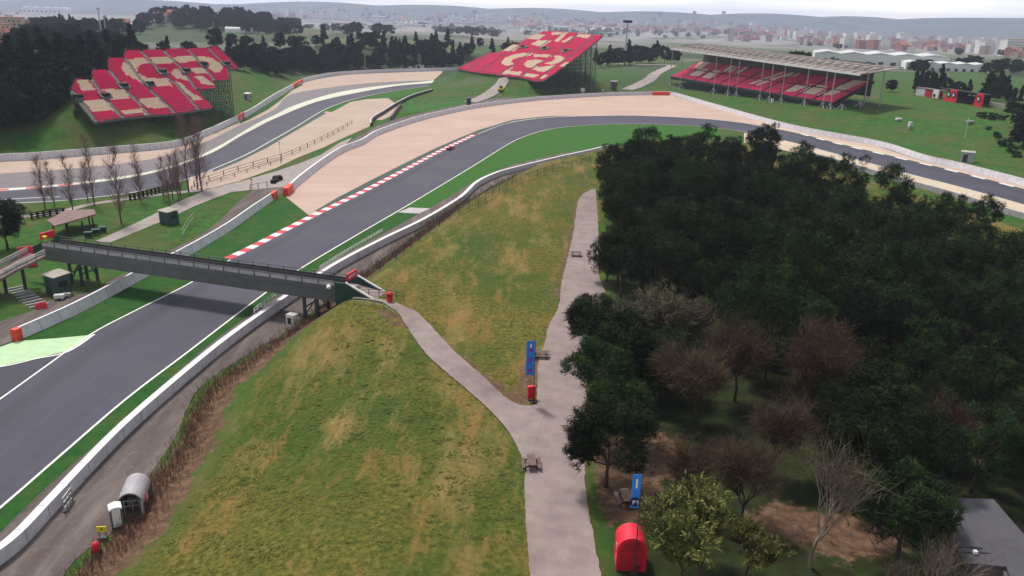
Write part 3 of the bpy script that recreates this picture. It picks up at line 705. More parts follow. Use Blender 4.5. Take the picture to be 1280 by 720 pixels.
for i in range(3):
    r = random.Random(380 + i); b = MB(); e = []; HT = 12.5 + 1.5 * i
    lead = [Vector((r.gauss(0, .10) * k * .4, r.gauss(0, .10) * k * .4, -.3 + HT * k / 8)) for k in range(9)]
    b.tube(lead, [.17 - .019 * k for k in range(9)], 6)
    for k in range(64):
        f = r.uniform(.10, .97); q = f * 8; m = min(7, int(q)); p = lead[m].lerp(lead[m + 1], q - m); a = r.uniform(0, 6.283)
        L = (2.9 * (1 - f) ** .8 + .7) * r.uniform(.7, 1.2); d = Vector((math.cos(a) * .62, math.sin(a) * .62, r.uniform(.8, 1.3))).normalized()
        m1 = p + d * L * .5; t1 = m1 + (d + Vector((0, 0, .35))).normalized() * L * .5; b.tube([p, m1, t1], [.045, .032, .018], 3, cap=False)
        for w in range(3):
            st = p.lerp(t1, r.uniform(.3, .9)); dd = (d + Vector((r.gauss(0, .45), r.gauss(0, .45), r.gauss(.2, .3)))).normalized(); b.tube([st, st + dd * L * .45], [.022, .012], 3, cap=False); e.append((st + dd * L * .3, dd))
        e.append((t1, d))
    proto_tree(('poplar', i), 'bare_poplar', [('trunk', b, M['mauvebark'], True), ('crown', hang(e, 390 + i, 4, .8, .014, .4), M['poplar'], False)])
for i in range(2):
    b, lob = crown(400 + i, 1.5, 1.9, -.2, 12, 24, 9, .22, .05); PROTO[('bush', i)] = tag(b.build('bush', M['bush'], None), 'bush', 'bush'); PROTO[('bush', i)].location = (0, 0, -400)
FAR = []
for i, (shape, Rx, Hc, z0) in enumerate([('cone', 3.4, 12, .3), ('round', 4.4, 10, .6), ('column', 3.0, 13, .3), ('round', 5.4, 9.5, .8), ('cone', 3.8, 14, .4)]):
    b, lob = crown(420 + i, Rx, Hc, z0, 26, 16, 7, .85, .22, shape)
    nf = len(b.f); tb = MB(); tb.tube([Vector((0, 0, -1)), Vector((0, 0, z0 + Hc * .7))], [.26, .1], 5)
    k = len(b.v); b.v += tb.v; b.f += [tuple(k + j for j in f) for f in tb.f]; b.m += [1] * len(tb.f)
    o = tag(b.build(['conifer_tree', 'broadleaf_tree', 'cypress_tree', 'oak_tree', 'fir_tree'][i], [M['farpine'], M['bark']]), 'tree', 'tree'); o.location = (0, 0, -400); FAR.append(o)
USED = set()
def plant(key, x, y, rz=None, sc=1.0, label=None, group=None, cat='tree', sink=0.0):
    src = PROTO[key] if not isinstance(key, int) else FAR[key]
    rz = rnd.uniform(0, 6.283) if rz is None else rz
    return copy_tree(src, (x, y, hz(x, y) - sink), rz, sc, label, group, cat)
def plant_px(key, px, py, **k):
    p = G(px, py); return plant(key, p.x, p.y, **k)

# ---- the dense wood
dense = PL([(757, 226), (850, 210), (950, 216), (1003, 242), (1060, 266), (1165, 297), (1262, 338), (1420, 395), (1420, 760), (1320, 650), (1275, 622), (1165, 612), (1110, 640), (1075, 610), (1062, 520), (1030, 490), (985, 480), (945, 462), (905, 450), (860, 425), (812, 405), (768, 372), (760, 300)], 5.5)
spots = []
xs_ = [p.x for p in dense]; ys_ = [p.y for p in dense]
for _ in range(30000):
    x, y = rnd.uniform(min(xs_), max(xs_)), rnd.uniform(min(ys_), max(ys_))
    if not inside(dense, np.array([x]), np.array([y]))[0]: continue
    if all((x - a) ** 2 + (y - c) ** 2 > 6.5 ** 2 for a, c in spots): spots.append((x, y))
for (x, y) in spots:
    d = float(dist(dense, np.array([x]), np.array([y]), True)[0])
    r_ = rnd.random()
    if r_ < .04 and d > 4: plant(('russet', rnd.randint(0, 2)), x, y, None, rnd.uniform(.9, 1.15), 'brown leafless tree standing among the dark pines of the wood', 'leafless trees inside the wood')
    else: plant(('pine', rnd.randint(0, 5)), x, y, None, (s := rnd.uniform(.72, 1.06), s, s * rnd.uniform(.85, 1.35)), 'dark green pine crowded into the dense wood right of the asphalt path', 'pines of the dense wood')
print('WOOD', len(spots))
# ---- single trees round the clearing
for px, py, k, s, lab in [
    (741, 452, ('bushpine', 0), .95, 'dark pine overhanging the right edge of the asphalt path, above the blue banner'),
    (748, 512, ('bushpine', 1), .95, 'dark bushy pine at the path edge, level with the red box across the path'),
    (758, 352, ('pine', 3), .72, 'tall dark pine at the path edge where the path narrows beside the wood'),
    (741, 420, ('bushpine', 1), .72, 'dark pine left of the wide pale scrubby tree, over the path edge'),
    (772, 470, ('bushpine', 0), .95, 'dark pine directly behind the one level with the red box'),
    (770, 556, ('bushpine', 1), .85, 'dark pine between the round clearing pine and the trees above it'),
    (757, 608, ('bushpine', 0), 1.0, 'round dark pine with bare trunk at the clearing, above the red kiosk'),
    (786, 486, ('bushpine', 1), 1.05, 'dark pine behind the path-edge pines, below the pale scrubby tree'),
    (822, 500, ('pine', 4), .8, 'dark pine with a bare trunk at the upper edge of the brown clearing'),
    (800, 458, 'scrub', 1.45, 'wide pale scrubby tree with mauve and olive twigs beside the path bend'),
    (850, 452, 'scrub', 1.1, 'pale twiggy tree at the wood edge, right of the wider scrubby one'),
    (870, 528, ('russet', 0), 1.1, 'brown leafless tree at the top right of the clearing'),
    (918, 500, ('russet', 1), 1.1, 'tall brown leafless tree against the dark pines, behind the clearing'),
    (1000, 520, ('russet', 2), 1.15, 'large brown leafless tree in front of the dark pines, right of the grass glade'),
    (958, 590, ('russet', 1), .9, 'olive brown leafless tree above the yellow green leafy tree'),
    (842, 492, ('pine', 1), .7, 'dark pine between the two pale scrubby trees and the tall brown ones'),
    (862, 640, ('russet', 0), .75, 'small brown leafless tree between the clearing and the yellow green leafy tree'),
    (925, 655, ('russet', 2), .8, 'olive brown leafless tree rising behind the yellow green leafy tree'),
    (1042, 590, ('pine', 3), .75, 'dark narrow pine just behind the pale stemmed bare tree'),
    (955, 480, ('pine', 0), .8, 'dark pine standing between two brown leafless trees of the glade'),
    (885, 737, ('olive', 0), 1.2, 'yellow green leafy tree right of the red kiosk'),
    (932, 722, ('olive', 1), .72, 'lower yellow green leafy tree at the right flank of the taller one'),
    (848, 728, ('olive', 1), .6, 'small olive bush-like tree next to the red kiosk'),
    (1014, 708, ('pale', 0), 1.55, 'bare tree with pale upright stems above the lit grass'),
    (1150, 775, ('pale', 1), .85, 'pale twiggy bare tree at the bottom edge, left of the grey roof'),
    (1120, 775, ('pale', 0), .7, 'lower pale twiggy bare tree at the bottom edge'),
    (1118, 705, ('bushpine', 1), 1.0, 'round dark green tree in front of the grey roof corner'),
    (1075, 620, ('pine', 2), .8, 'dark pine directly right of the pale stemmed bare tree'),
    (1135, 640, ('pine', 5), .85, 'dark pine between the wood and the grey flat roof'),
    (868, 190, ('olive', 0), .9, 'olive leafless-looking tree poking from the far left of the wood'),
    (966, 187, ('scrub'), .9, 'wispy olive tree at the far tip of the wood by the white barrier'),
    ]:
    plant_px(k, px, py, sc=s * (1.3 if k[0] == 'russet' else 1.25 if k[0] in ('olive', 'pale') or k == 'scrub' else 1.08), label=lab)
plant_px(('bushpine', 0), 10, 312, sc=1.25, label='broad round dark pine at the left edge above the ramp')
# ---- bare poplars left
pop = [(57, 262, 0, .9), (68, 258, 1, .7), (91, 264, 1, .85), (118, 256, 2, .95), (110, 252, 0, .7), (152, 279, 1, 1.1), (176, 252, 2, .8), (176, 244, 0, .55), (205, 250, 1, .7), (216, 249, 0, .8), (224, 252, 2, .6), (236, 240, 2, 1.1), (247, 236, 0, 1.15), (252, 238, 1, 1.2), (212, 257, 1, .6), (226, 246, 0, .85)]
for px, py, k, s in pop:
    plant_px(('poplar', k), px, py, sc=(s * 1.25, s * 1.25, s * 1.2), label='bare mauve poplar in the row between the pale path and the upper track', group='bare poplars beside the upper track')
# ---- banks: bushes
for px, py, s in [(1278, 165, 1.6), (1270, 175, 1.9), (1240, 150, 1.6), (1228, 148, 1.3), (1252, 150, 1.4), (1265, 190, 1.6), (107, 165, 1.2), (100, 168, .9), (1225, 146, 1.6), (1234, 147, 1.8), (1243, 148, 1.7), (1250, 182, 1.5), (1260, 182, 1.9), (1245, 172, 1.7), (1270, 196, 1.5), (1236, 162, 1.0)]:
    plant_px(('bush', rnd.randint(0, 1)), px, py, sc=(s, s, s * .8), label='low dark green bush on the grassy bank', group='bushes on the grassy banks', cat='bush')
# ---- far trees: lines of (pixels of the base, number, kinds, size, label, group)
def row(pts, n, kinds, smin, smax, label, group, jit=4.0):
    c = resample_n([G(x, y) for x, y in pts], n)
    for p in c:
        plant(rnd.choice(kinds), p.x + rnd.gauss(0, jit), p.y + rnd.gauss(0, jit), None, (s := rnd.uniform(smin, smax), s, s * rnd.uniform(.85, 1.2)), label, group)
L1 = ('dark evergreen in the tree belt behind the upper track', 'evergreen belt behind the upper track')
row([(300, 88), (380, 85), (450, 83.5), (520, 82), (575, 80)], 70, [1, 3, 1, 3, 0, 2], .8, 1.2, *L1)
row([(300, 84), (380, 81), (450, 79.5), (520, 78.5), (580, 76)], 56, [1, 3, 1, 3, 4, 2], .8, 1.25, *L1, jit=6)
L2 = ('dark pine in the thick wood left of the large red and cream stand', 'pines left of the large stand')
row([(-40, 168), (0, 158), (40, 148), (62, 142)], 20, [1, 3, 0], 1.1, 1.6, *L2)
row([(-40, 155), (0, 143), (40, 135), (70, 127)], 20, [1, 3, 4], 1.2, 1.7, *L2)
row([(-40, 140), (0, 131), (50, 122), (85, 113)], 24, [1, 3, 4], 1.2, 1.7, *L2)
row([(-40, 122), (20, 114), (80, 103), (130, 92)], 22, [1, 3, 4, 0], 1.2, 1.7, *L2, jit=6)
row([(-30, 108), (40, 100), (120, 88), (160, 82)], 22, [1, 3, 4, 0], 1.2, 1.6, *L2, jit=7)
L3 = ('dark conifer rising behind the top rows of the large red and cream stand', 'conifers behind the large stand')
row([(150, 80), (200, 74), (250, 73), (310, 80)], 16, [0, 1, 4, 3], .8, 1.2, *L3)
L4 = ('dark tree in the clump between the two right hand stands', 'trees between the two right hand stands')
row([(748, 84), (775, 81), (800, 79), (838, 78)], 12, [1, 3, 0], 1.0, 1.35, *L4)
row([(745, 78), (780, 76), (830, 73)], 9, [1, 3, 0], 1.1, 1.4, *L4)
L5 = ('dark tree in the row behind the red gateway', 'trees behind the red gateway')
row([(1128, 116), (1160, 119), (1200, 123), (1250, 127), (1300, 136)], 16, [1, 3, 2], .6, .95, *L5)
row([(1140, 110), (1200, 116), (1270, 124)], 12, [1, 3, 0, 2], .8, 1.2, *L5)
row([(1284, 158), (1292, 168), (1290, 182), (1300, 200)], 10, [1, 3], .9, 1.3, 'dark tree at the right edge beside the gateway bank', 'dark trees at the right edge')
L6 = ('dark tree on the wooded knoll at upper left', 'trees on the upper left knoll')
for _ in range(70):
    hx, hy = PY(rnd.choice([60, 85, 110, 130]), 50, 930).x + rnd.gauss(0, 20), 930 + rnd.gauss(0, 28)
    plant(rnd.choice([1, 3, 0]), hx, hy, None, rnd.uniform(1.1, 1.7), *L6)
L7 = ('hazy dark tree on the villa hill', 'trees on the villa hill')
for _ in range(95):
    hx, hy = PY(rnd.uniform(190, 370), 30, 1320).x, 1290 + rnd.gauss(0, 45)
    plant(rnd.choice([1, 3]), hx, hy, None, rnd.uniform(1.4, 2.2), *L7)
L8 = ('dark tree in the green fields beyond the evergreen belt', 'trees in the green fields')
for px, py in [(350, 62), (365, 60), (395, 58), (405, 57), (420, 62), (450, 66), (455, 60), (480, 58), (505, 60), (520, 57), (545, 60), (560, 58), (590, 64), (600, 60), (635, 62), (640, 66), (375, 70), (440, 72), (490, 70), (530, 72), (575, 70), (615, 68), (340, 74), (270, 62), (290, 60), (470, 63), (500, 66), (540, 66), (330, 66), (310, 72)]:
    plant_px(rnd.choice([1, 3, 0]), px, py, sc=rnd.uniform(.9, 1.7), label=L8[0], group=L8[1])
plant_px(3, 638, 72, sc=1.9, label='large dark tree left of the top of the middle stand')
for px, py, Y in [(1045, 75, 640), (990, 66, 640), (1006, 67, 640), (700, 48, 700), (708, 48, 700)]:
    p = PY(px, py, Y); p.z = hz(p.x, p.y); s = (PY(px, py - 5, Y).z - p.z) / 11
    o = copy_tree(FAR[1], p, rnd.uniform(0, 6), (max(s, .9), max(s, .9), max(s, .9)), 'dark treetop showing above the far edge of a stand', 'treetops above the stands')
# ================================================================== BARRIERS
def barrier(pix, hgt, w, label, side=1, lean=0.0, mat='barrier', orange=None, cap=True, name='barrier_wall', sm=6, z=0):
    pts = smooth(PL(pix, z), sm) if sm else PL(pix, z)
    t = thing(name, label, 'barrier', (pts[0].x, pts[0].y, z))
    b = MB(); b.wall(pts, hgt, w, side, 0, -.1, lean); b.build('panel', M[mat], t)
    if cap:
        b = MB(); c = [p + Vector((0, 0, hgt + .002)) for p in offset(pts, (lean - .05) * side)]; b.wall(c, .10, .35, side, 0, 0); b.build('coping', M['barriertop'], t)
    for p0, p1 in (orange or []):
        b = MB(); c = [P(*p0, z), P(*p1, z)]; c = offset(c, -.06 * side); b.wall(c, hgt + .14, w + .2, side, 0, -.05); b.build('end_block', M['orange'], t)
    return t
barrier([(27, 424.5), (100, 391), (182, 347), (235, 320), (285, 290.5), (320, 265.5), (345, 248.5)], 1.75, .8, 'white barrier left of the main straight, running under the footbridge', 1, .55, orange=[((21, 427), (29, 423.5)), ((341.5, 250.5), (347, 246.5))])
barrier([(363, 242.5), (380, 226.5), (407, 205.5), (430, 190.5), (455, 180.5), (475, 168.5), (520, 152.5), (560, 142.5), (600, 134.5), (659, 127), (700, 123.5), (760, 120), (816, 119), (838, 119), (880, 131), (945, 150), (1000, 164), (1094, 182), (1153, 200.5), (1195, 210), (1280, 232.5), (1400, 268)], 2.0, 1.2, 'long white barrier curving round the pink gravel of the bend', 1, .5, orange=[((360, 245), (367, 238.5)), ((816, 119.2), (837, 119.2))])
barrier([(-160, 214), (-80, 208), (0, 202), (40, 200), (77, 197)], 2.2, 1.2, 'flat white barrier at the left edge below the grassy bank', 1, .4)
barrier([(77, 197), (150, 191), (222, 183.5), (262, 168.5), (303, 149)], 2.2, 1.0, 'white ribbed barrier below the large stand', 1, .4, orange=[((299, 151), (306, 146.5))])
barrier([(306, 147), (320, 139.5), (345, 122.5), (376, 105)], 2.2, 1.0, 'short white barrier between two orange blocks on the upper bend', 1, .4, orange=[((368, 109.5), (378, 103.5))])
barrier([(379, 103), (400, 97.8), (420, 94.5), (470, 91.2), (530, 89.3), (585, 87.5)], 2.4, 1.0, 'far white barrier from the orange block to behind the middle stand', 1, .4)
RB = [(-60, 746), (18, 694), (70, 640), (110, 596), (160, 544), (222, 488), (285, 435), (345, 391), (418, 341), (480, 307), (532, 281), (577, 253), (597, 234), (618, 223), (640, 216), (700, 201), (742, 191.5), (762, 186)]
barrier(RB, 1.5, 1.0, 'grey backed white barrier between the right hand grass verge and the service road', 1, 0.0)
barrier([(1000, 192.5), (1032, 200.5), (1080, 214.5), (1142, 232.5), (1195, 247.5), (1280, 273.5), (1400, 309)], 1.6, .6, 'weathered grey wall between the dark wood and the right hand track', -1, 0, mat='concrete', cap=False)
barrier([(463, 158), (465, 151), (480, 141.5), (495, 132), (515, 122), (540, 114.5)], 1.6, .8, 'curved dark tyre barrier in the gravel between the two tracks', -1, 0, mat='darksteel')
barrier([(488, 150), (494, 141), (500, 134)], 1.8, .8, 'short rusty curved wall beside the inner gravel', -1, 0, mat='timber', cap=False)
# fences
def fence(pts, n, hgt, label, mat='darksteel', rails=(.55, 1.0), infill=None, wires=None, w=.07, name='post_fence'):
    c = resample_n(pts, n); t = thing(name, label, 'fence', c[0])
    for p in c:
        b = MB(); b.box((p.x, p.y, p.z + hgt / 2), (w * 1.4, w * 1.4, hgt)); b.build('post', M[mat], t)
    b = MB()
    for f in rails:
        for p, q in zip(c, c[1:]): b.bar(p + Vector((0, 0, hgt * f)), q + Vector((0, 0, hgt * f)), w * .7, w * .7)
    if wires:
        for p, q in zip(c, c[1:]):
            m = max(2, int((q - p).length / wires))
            for k in range(m):
                a = p.lerp(q, k / m); b.bar(a + Vector((0, 0, .05)), a + Vector((0, 0, hgt)), .02, .02)
    b.build('rail', M[mat], t)
    return t
def gline(pix, dz=0): return [G(x, y, dz) for x, y in pix]
fence(gline([(448, 357), (470, 343), (495, 326), (520, 306), (545, 288), (570, 271), (595, 258), (640, 232), (690, 214), (738, 203)]), 26, 1.9, 'rusty wire fence with thin posts at the foot of the dry field', 'darktimber', (.35, .7, 1.0), wires=.5, w=.09)
fence(PL([(243, 233), (270, 223), (300, 213), (335, 203), (360, 196), (385, 184), (410, 172), (440, 155)]), 18, 1.6, 'dark post and rail fence along the gravel between the tracks', 'darktimber', (.4, .95), w=.14)
fence(PL([(240, 238), (262, 231), (290, 222), (330, 209), (352, 202)]), 8, 1.2, 'low dark fence above the brown ditch beside the paved apron', 'darktimber', (.5, .95), w=.12)
fence(PL([(163, 250), (180, 246), (200, 241), (222, 235)]), 13, 1.7, 'dark timber picket fence behind the bare poplars', 'darktimber', (.4, .9), w=.35)
fence(PL([(40, 274), (60, 270), (80, 268)]), 6, 1.6, 'dark wooden fence piece left of the picnic shelter', 'darktimber', (.3, .6, .95), w=.3)
fence(gline([(500, 144), (530, 137), (560, 131), (600, 124.5), (640, 119.5), (680, 116), (720, 113), (760, 111.5)]), 22, 2.4, 'tall thin wire fence behind the white barrier of the bend', 'steel', (.5, 1.0), w=.08)
fence(PL([(318, 392), (332, 380), (345, 371)], 1.5), 7, .9, 'short white railing on the barrier under the footbridge', 'whitemetal', (.5, 1.0), wires=.5, w=.09)
fence(PL([(400, 337), (425, 321), (450, 306), (478, 290)], 1.5), 22, .7, 'white railing on the barrier just beyond the footbridge', 'whitemetal', (.5, 1.0), wires=.5, w=.08)
fence(gline([(448, 371), (470, 369), (490, 371), (505, 376)]), 6, 1.1, 'thin dark railing along the far side of the path from the footbridge', 'darktimber', (.5, 1.0), w=.07)
fence(gline([(442, 379), (460, 381), (478, 384), (493, 394)]), 6, 1.0, 'pale railing along the near side of the path from the footbridge', 'steel', (.5, 1.0), w=.08)
fence(PL([(313, 238), (322, 236), (334, 234)]), 3, 1.6, 'short open gate fence between the white barrier ends', 'darksteel', (.95,), w=.12)
fence(PL([(228, 300), (234, 288), (243, 276)]), 4, 2.2, 'leaning wire fence piece beside the green shed', 'steel', (.5, .95), w=.07)
# poles
def pole(px, py, hgt, label, r=.07, mat='darksteel', z=None, name='pole', arm=False):
    g = G(px, py); t = thing(name, label, 'pole', g)
    b = MB(); b.tube([g + Vector((0, 0, -.3)), g + Vector((0, 0, hgt))], [r, r * .7], 6); b.build('shaft', M[mat], t)
    b = MB(); b.box(g + Vector((0, 0, hgt + .12)), (.5, .35, .25)); b.build('head', M[mat], t); return t
pole(351, 205, 7, 'thin dark camera pole rising from the paved apron')
pole(508, 140, 6, 'thin pole beside the bright green patch of infield')
pole(594, 118, 8, 'slender pole in front of the middle stand', .09, 'steel')
pole(778, 110, 6, 'slender pole beside the brown marshal hut', .08, 'steel')
pole(254, 243, 3.5, 'short pale post by the paved apron corner', .09, 'concrete'); pole(315, 236, 2.6, 'dark post at the gap in the white barrier', .1)
pole(1206, 172, 8, 'pale post on the bank at the right edge', .14, 'whitemetal')
# dry weeds on the edge of the service road
b = MB(); r = random.Random(5); pl = resample(smooth(PL(LB), 4), .12)
for p in pl:
    if p.y > 300: continue
    for _ in range(9 if p.y < 200 else 5):
        d = r.gauss(2.3, 1.3); 
        if d < .2: continue
        x, y = p.x + d * .8 + r.gauss(0, .4), p.y - d * .45 + r.gauss(0, .4)
        z = hz(x, y) if len(b.f) % 5 == 0 else z if len(b.f) else hz(x, y)
        if 121 < y < 127 and r.random() < .7: continue
        hh = r.uniform(.25, .8); a = r.uniform(0, 3.14); w_ = r.uniform(.02, .06); dx, dy = math.cos(a) * w_, math.sin(a) * w_; lx, ly = r.gauss(0, .25), r.gauss(0, .25)
        b.face([(x - dx, y - dy, z - .3), (x + dx, y + dy, z - .3), (x + dx * .4 + lx, y + dy * .4 + ly, z + hh), (x - dx * .4 + lx, y - dy * .4 + ly, z + hh)])
structure(b.build('dry_weeds', M['dryweed']), 'stuff')
# grass tufts over the field
b = MB(); 
cx_ = np.random.uniform(-44, 14, 900); cy_ = np.random.uniform(58, 155, 900); cs_ = np.random.gamma(1.2, .5, 900); pick = np.random.randint(0, 900, 14000); tx = cx_[pick] + np.random.normal(0, 1, 14000) * cs_[pick] * 1.6; ty = cy_[pick] + np.random.normal(0, 1, 14000) * cs_[pick]
ok = inside(PL([(90, 760), (215, 590), (325, 462), (395, 414), (480, 392), (520, 440), (600, 510), (640, 560), (648, 800), (100, 800)], 5.5), tx, ty); tx, ty = tx[ok], ty[ok]; tz = terrain(tx, ty)
for x, y, z in zip(tx, ty, tz):
    hh = r.uniform(.05, .10); a = r.uniform(0, 3.14); w_ = r.uniform(.04, .12); dx, dy = math.cos(a) * w_, math.sin(a) * w_; ln_ = r.uniform(.25, .5) * r.choice((-1, 1)); lx, ly = -math.sin(a) * ln_, math.cos(a) * ln_
    b.face([(x - dx, y - dy, z + .0), (x + dx, y + dy, z + .0), (x + lx, y + ly, z + hh)])
structure(b.build('field_grass', M['ground_tuft'] if 'ground_tuft' in M else m_grass('tuft_grass', (.05, .065, .014), (.10, .105, .022), (.22, .18, .06), .25)), 'stuff')

# ================================================================== GRANDSTANDS
def pip(poly, x, y):
    c = False; n = len(poly); j = n - 1
    for i in range(n):
        if (poly[i][1] > y) != (poly[j][1] > y) and x < (poly[j][0] - poly[i][0]) * (y - poly[i][1]) / (poly[j][1] - poly[i][1]) + poly[i][0]: c = not c
        j = i
    return c
def segd(p, a, b_):
    ax, ay = a; dx, dy = b_[0] - ax, b_[1] - ay; l2 = dx * dx + dy * dy
    t = max(0, min(1, ((p[0] - ax) * dx + (p[1] - ay) * dy) / l2)); return math.hypot(p[0] - ax - t * dx, p[1] - ay - t * dy)
def grandstand(pl, outline, aisles, cream, patches, label, row=.95, cell=.9, aw=1.1, holes_only=False):
    ol = [pl.uv(p) for p in outline]; ai = [[pl.uv(p) for p in a] for a in aisles]; cr = [[pl.uv(p) for p in c] for c in cream]; pa = [[pl.uv(p) for p in c] for c in patches]
    t = thing('grandstand', label, 'grandstand', (pl.o.x, pl.o.y, hz(pl.o.x, pl.o.y)))
    us = [p[0] for p in ol]; vs = [p[1] for p in ol]; blocks = {}
    tl = pl.s.z; hl = math.sqrt(1 - tl * tl)
    v = min(vs)
    while v < max(vs):
        u = min(us)
        while u < max(us):
            c = (u + cell / 2, v + row / 2)
            if pip(ol, *c) and not any(pip(q, *c) for q in pa):
                if not any(min(segd(c, a, b_) for a, b_ in zip(l, l[1:])) < aw / 2 + .35 for l in ai):
                    k = 0
                    for l in ai:
                        a = min(l, key=lambda p: p[1]); b_ = max(l, key=lambda p: p[1])
                        uu = a[0] + (b_[0] - a[0]) * (c[1] - a[1]) / (b_[1] - a[1]); k += c[0] > uu
                    mb = blocks.setdefault(k, MB()); mi = 1 if any(pip(q, *c) for q in cr) else 0
                    A, B = pl.at(u + .04, v), pl.at(u + cell - .04, v); f = pl.h * (row * hl); z = Vector((0, 0, 1))
                    # seat pan and back on a step
                    mb.face([A + z * .42, B + z * .42, B + z * .47 + f * .55, A + z * .47 + f * .55], mi)
                    mb.face([A, B, B + z * .42, A + z * .42], mi)
                    mb.face([A + z * .47 + f * .55, B + z * .47 + f * .55, B + z * .92 + f * .72, A + z * .92 + f * .72], mi)
                    mb.face([A + z * .92 + f * .72, B + z * .92 + f * .72, B + f * .80 + z * .4, A + f * .80 + z * .4], mi)
            u += cell
        v += row
    for k in sorted(blocks):
        if len(blocks[k].f) > 40: blocks[k].build('seating_block', [M['pink'], M['cream']], t)
    b = MB(); top = [pl.at(*p, -.02) for p in ol]; n = len(top); k = len(b.v)
    b.v += [tuple(p) for p in top] + [tuple(p - Vector((0, 0, .8))) for p in top]
    for tr in tessellate_polygon([[Vector((p[0], p[1], 0)) for p in ol]]):
        b.f.append(tuple(k + i for i in tr)); b.m.append(0); b.f.append(tuple(k + n + i for i in reversed(tr))); b.m.append(0)
    for i in range(n): b.f.append((k + i, k + (i + 1) % n, k + n + (i + 1) % n, k + n + i)); b.m.append(0)
    b.build('deck', M['deck'], t)
    for q in pa:
        b = MB(); b.prism([pl.at(*p) for p in q], (0, 0, .02), (0, 0, 1.0)); b.build('stair_portal', M['deck'], t)
        cu = sum(p[0] for p in q) / len(q); cv = sum(p[1] for p in q) / len(q); c = pl.at(cu, cv)
        mt = Matrix((pl.r, pl.h, Vector((0, 0, 1)))).transposed()
        b = MB(); b.box(c + Vector((0, 0, .9)), (2.6, 2.2, 1.6), mi=0, rot=mt); b.build('portal_opening', M['dark'], t)
    # supporting frame: posts, ledgers, braces
    b = MB(); u = min(us); step = 5.0; pr = {}
    while u <= max(us):
        v = min(vs)
        while v <= max(vs):
            if pip(ol, u, v):
                p = pl.at(u, v, -.7); g = hz(p.x, p.y) - .4
                if p.z > g + .5:
                    b.bar((p.x, p.y, g), p, .22, .22, up=(0, 1, 0)); pr[(round(u / step), round(v / step))] = p
            v += step
        u += step
    keys = list(pr)
    for (i, j) in keys:
        p = pr[(i, j)]; g = hz(p.x, p.y)
        for q in ((i + 1, j), (i, j + 1)):
            if q in pr:
                w = pr[q]; zz = g + 2.2
                while zz < min(p.z, w.z): b.bar((p.x, p.y, zz), (w.x, w.y, zz), .14, .14); zz += 2.4
        if (i, j + 1) in pr: w = pr[(i, j + 1)]; b.bar((p.x, p.y, g), (w.x, w.y, w.z), .1, .1)
    b.build('support_frame', M['steel' if holes_only else 'darksteel'], t)
    # handrail along the outline edge
    b = MB()
    for i in range(n):
        p, q = top[i], top[(i + 1) % n]; m = max(1, int((q - p).length / 2.5))
        for k in range(m + 1): x = p.lerp(q, k / m); b.bar(x, x + Vector((0, 0, 1.2)), .06, .06, up=(0, 1, 0))
        b.bar(p + Vector((0, 0, 1.2)), q + Vector((0, 0, 1.2)), .06, .06)
    b.build('handrail', M['darksteel'], t)
    return t
st1 = grandstand(pl1,
    OUT1,
    [A_([(80, 415), (205, 590)]), A_([(186, 322), (265, 435), (385, 572)]), A_([(298, 258), (400, 375), (570, 556)]), A_([(408, 182), (525, 340), (742, 545)]), A_([(510, 128), (655, 280), (735, 340), (900, 522)]), A_([(662, 124), (800, 268), (868, 370)]), A_([(822, 114), (920, 222), (1002, 325)]), A_([(960, 108), (1070, 220), (1094, 250)])],
    [A_(x) for x in [[(85, 330), (160, 328), (215, 392), (125, 400)], [(133, 468), (278, 460), (335, 532), (195, 540)], [(250, 392), (400, 388), (450, 450), (312, 460), (330, 430), (290, 412)], [(385, 530), (515, 518), (550, 550), (400, 560)], [(493, 450), (630, 438), (692, 508), (560, 518)],
     [(425, 195), (480, 183), (530, 180), (575, 215), (520, 222), (492, 245), (490, 265), (510, 290), (560, 312), (690, 320), (725, 368), (610, 372), (590, 347), (525, 342), (470, 322), (410, 287), (385, 250), (395, 215)],
     [(560, 180), (690, 172), (735, 212), (605, 220)], [(715, 176), (850, 165), (895, 202), (765, 212)], [(875, 170), (930, 168), (1000, 185), (1040, 212), (1065, 240), (1045, 272), (1010, 276), (955, 238), (980, 225), (940, 200), (900, 195)],
     [(715, 280), (735, 255), (790, 249), (850, 248), (780, 275), (795, 300), (840, 310), (865, 332), (800, 326), (745, 312)], [(840, 250), (930, 242), (975, 280), (885, 290)], [(862, 300), (920, 298), (1005, 362), (930, 357)], [(735, 335), (790, 350), (830, 395), (930, 457), (870, 462), (800, 400)]]],
    [A_(x) for x in [[(60, 430), (110, 430), (135, 465), (85, 465)], [(230, 425), (300, 420), (330, 452), (255, 455)], [(350, 360), (420, 350), (450, 385), (380, 392)], [(530, 345), (595, 342), (615, 370), (555, 378)], [(610, 262), (680, 258), (705, 290), (640, 298)], [(770, 258), (835, 252), (860, 280), (800, 288)], [(895, 215), (945, 210), (970, 240), (915, 242)], [(1040, 212), (1100, 205), (1125, 235), (1075, 240)]]],
    'large open red and cream stand with stepped blocks on the left bank')
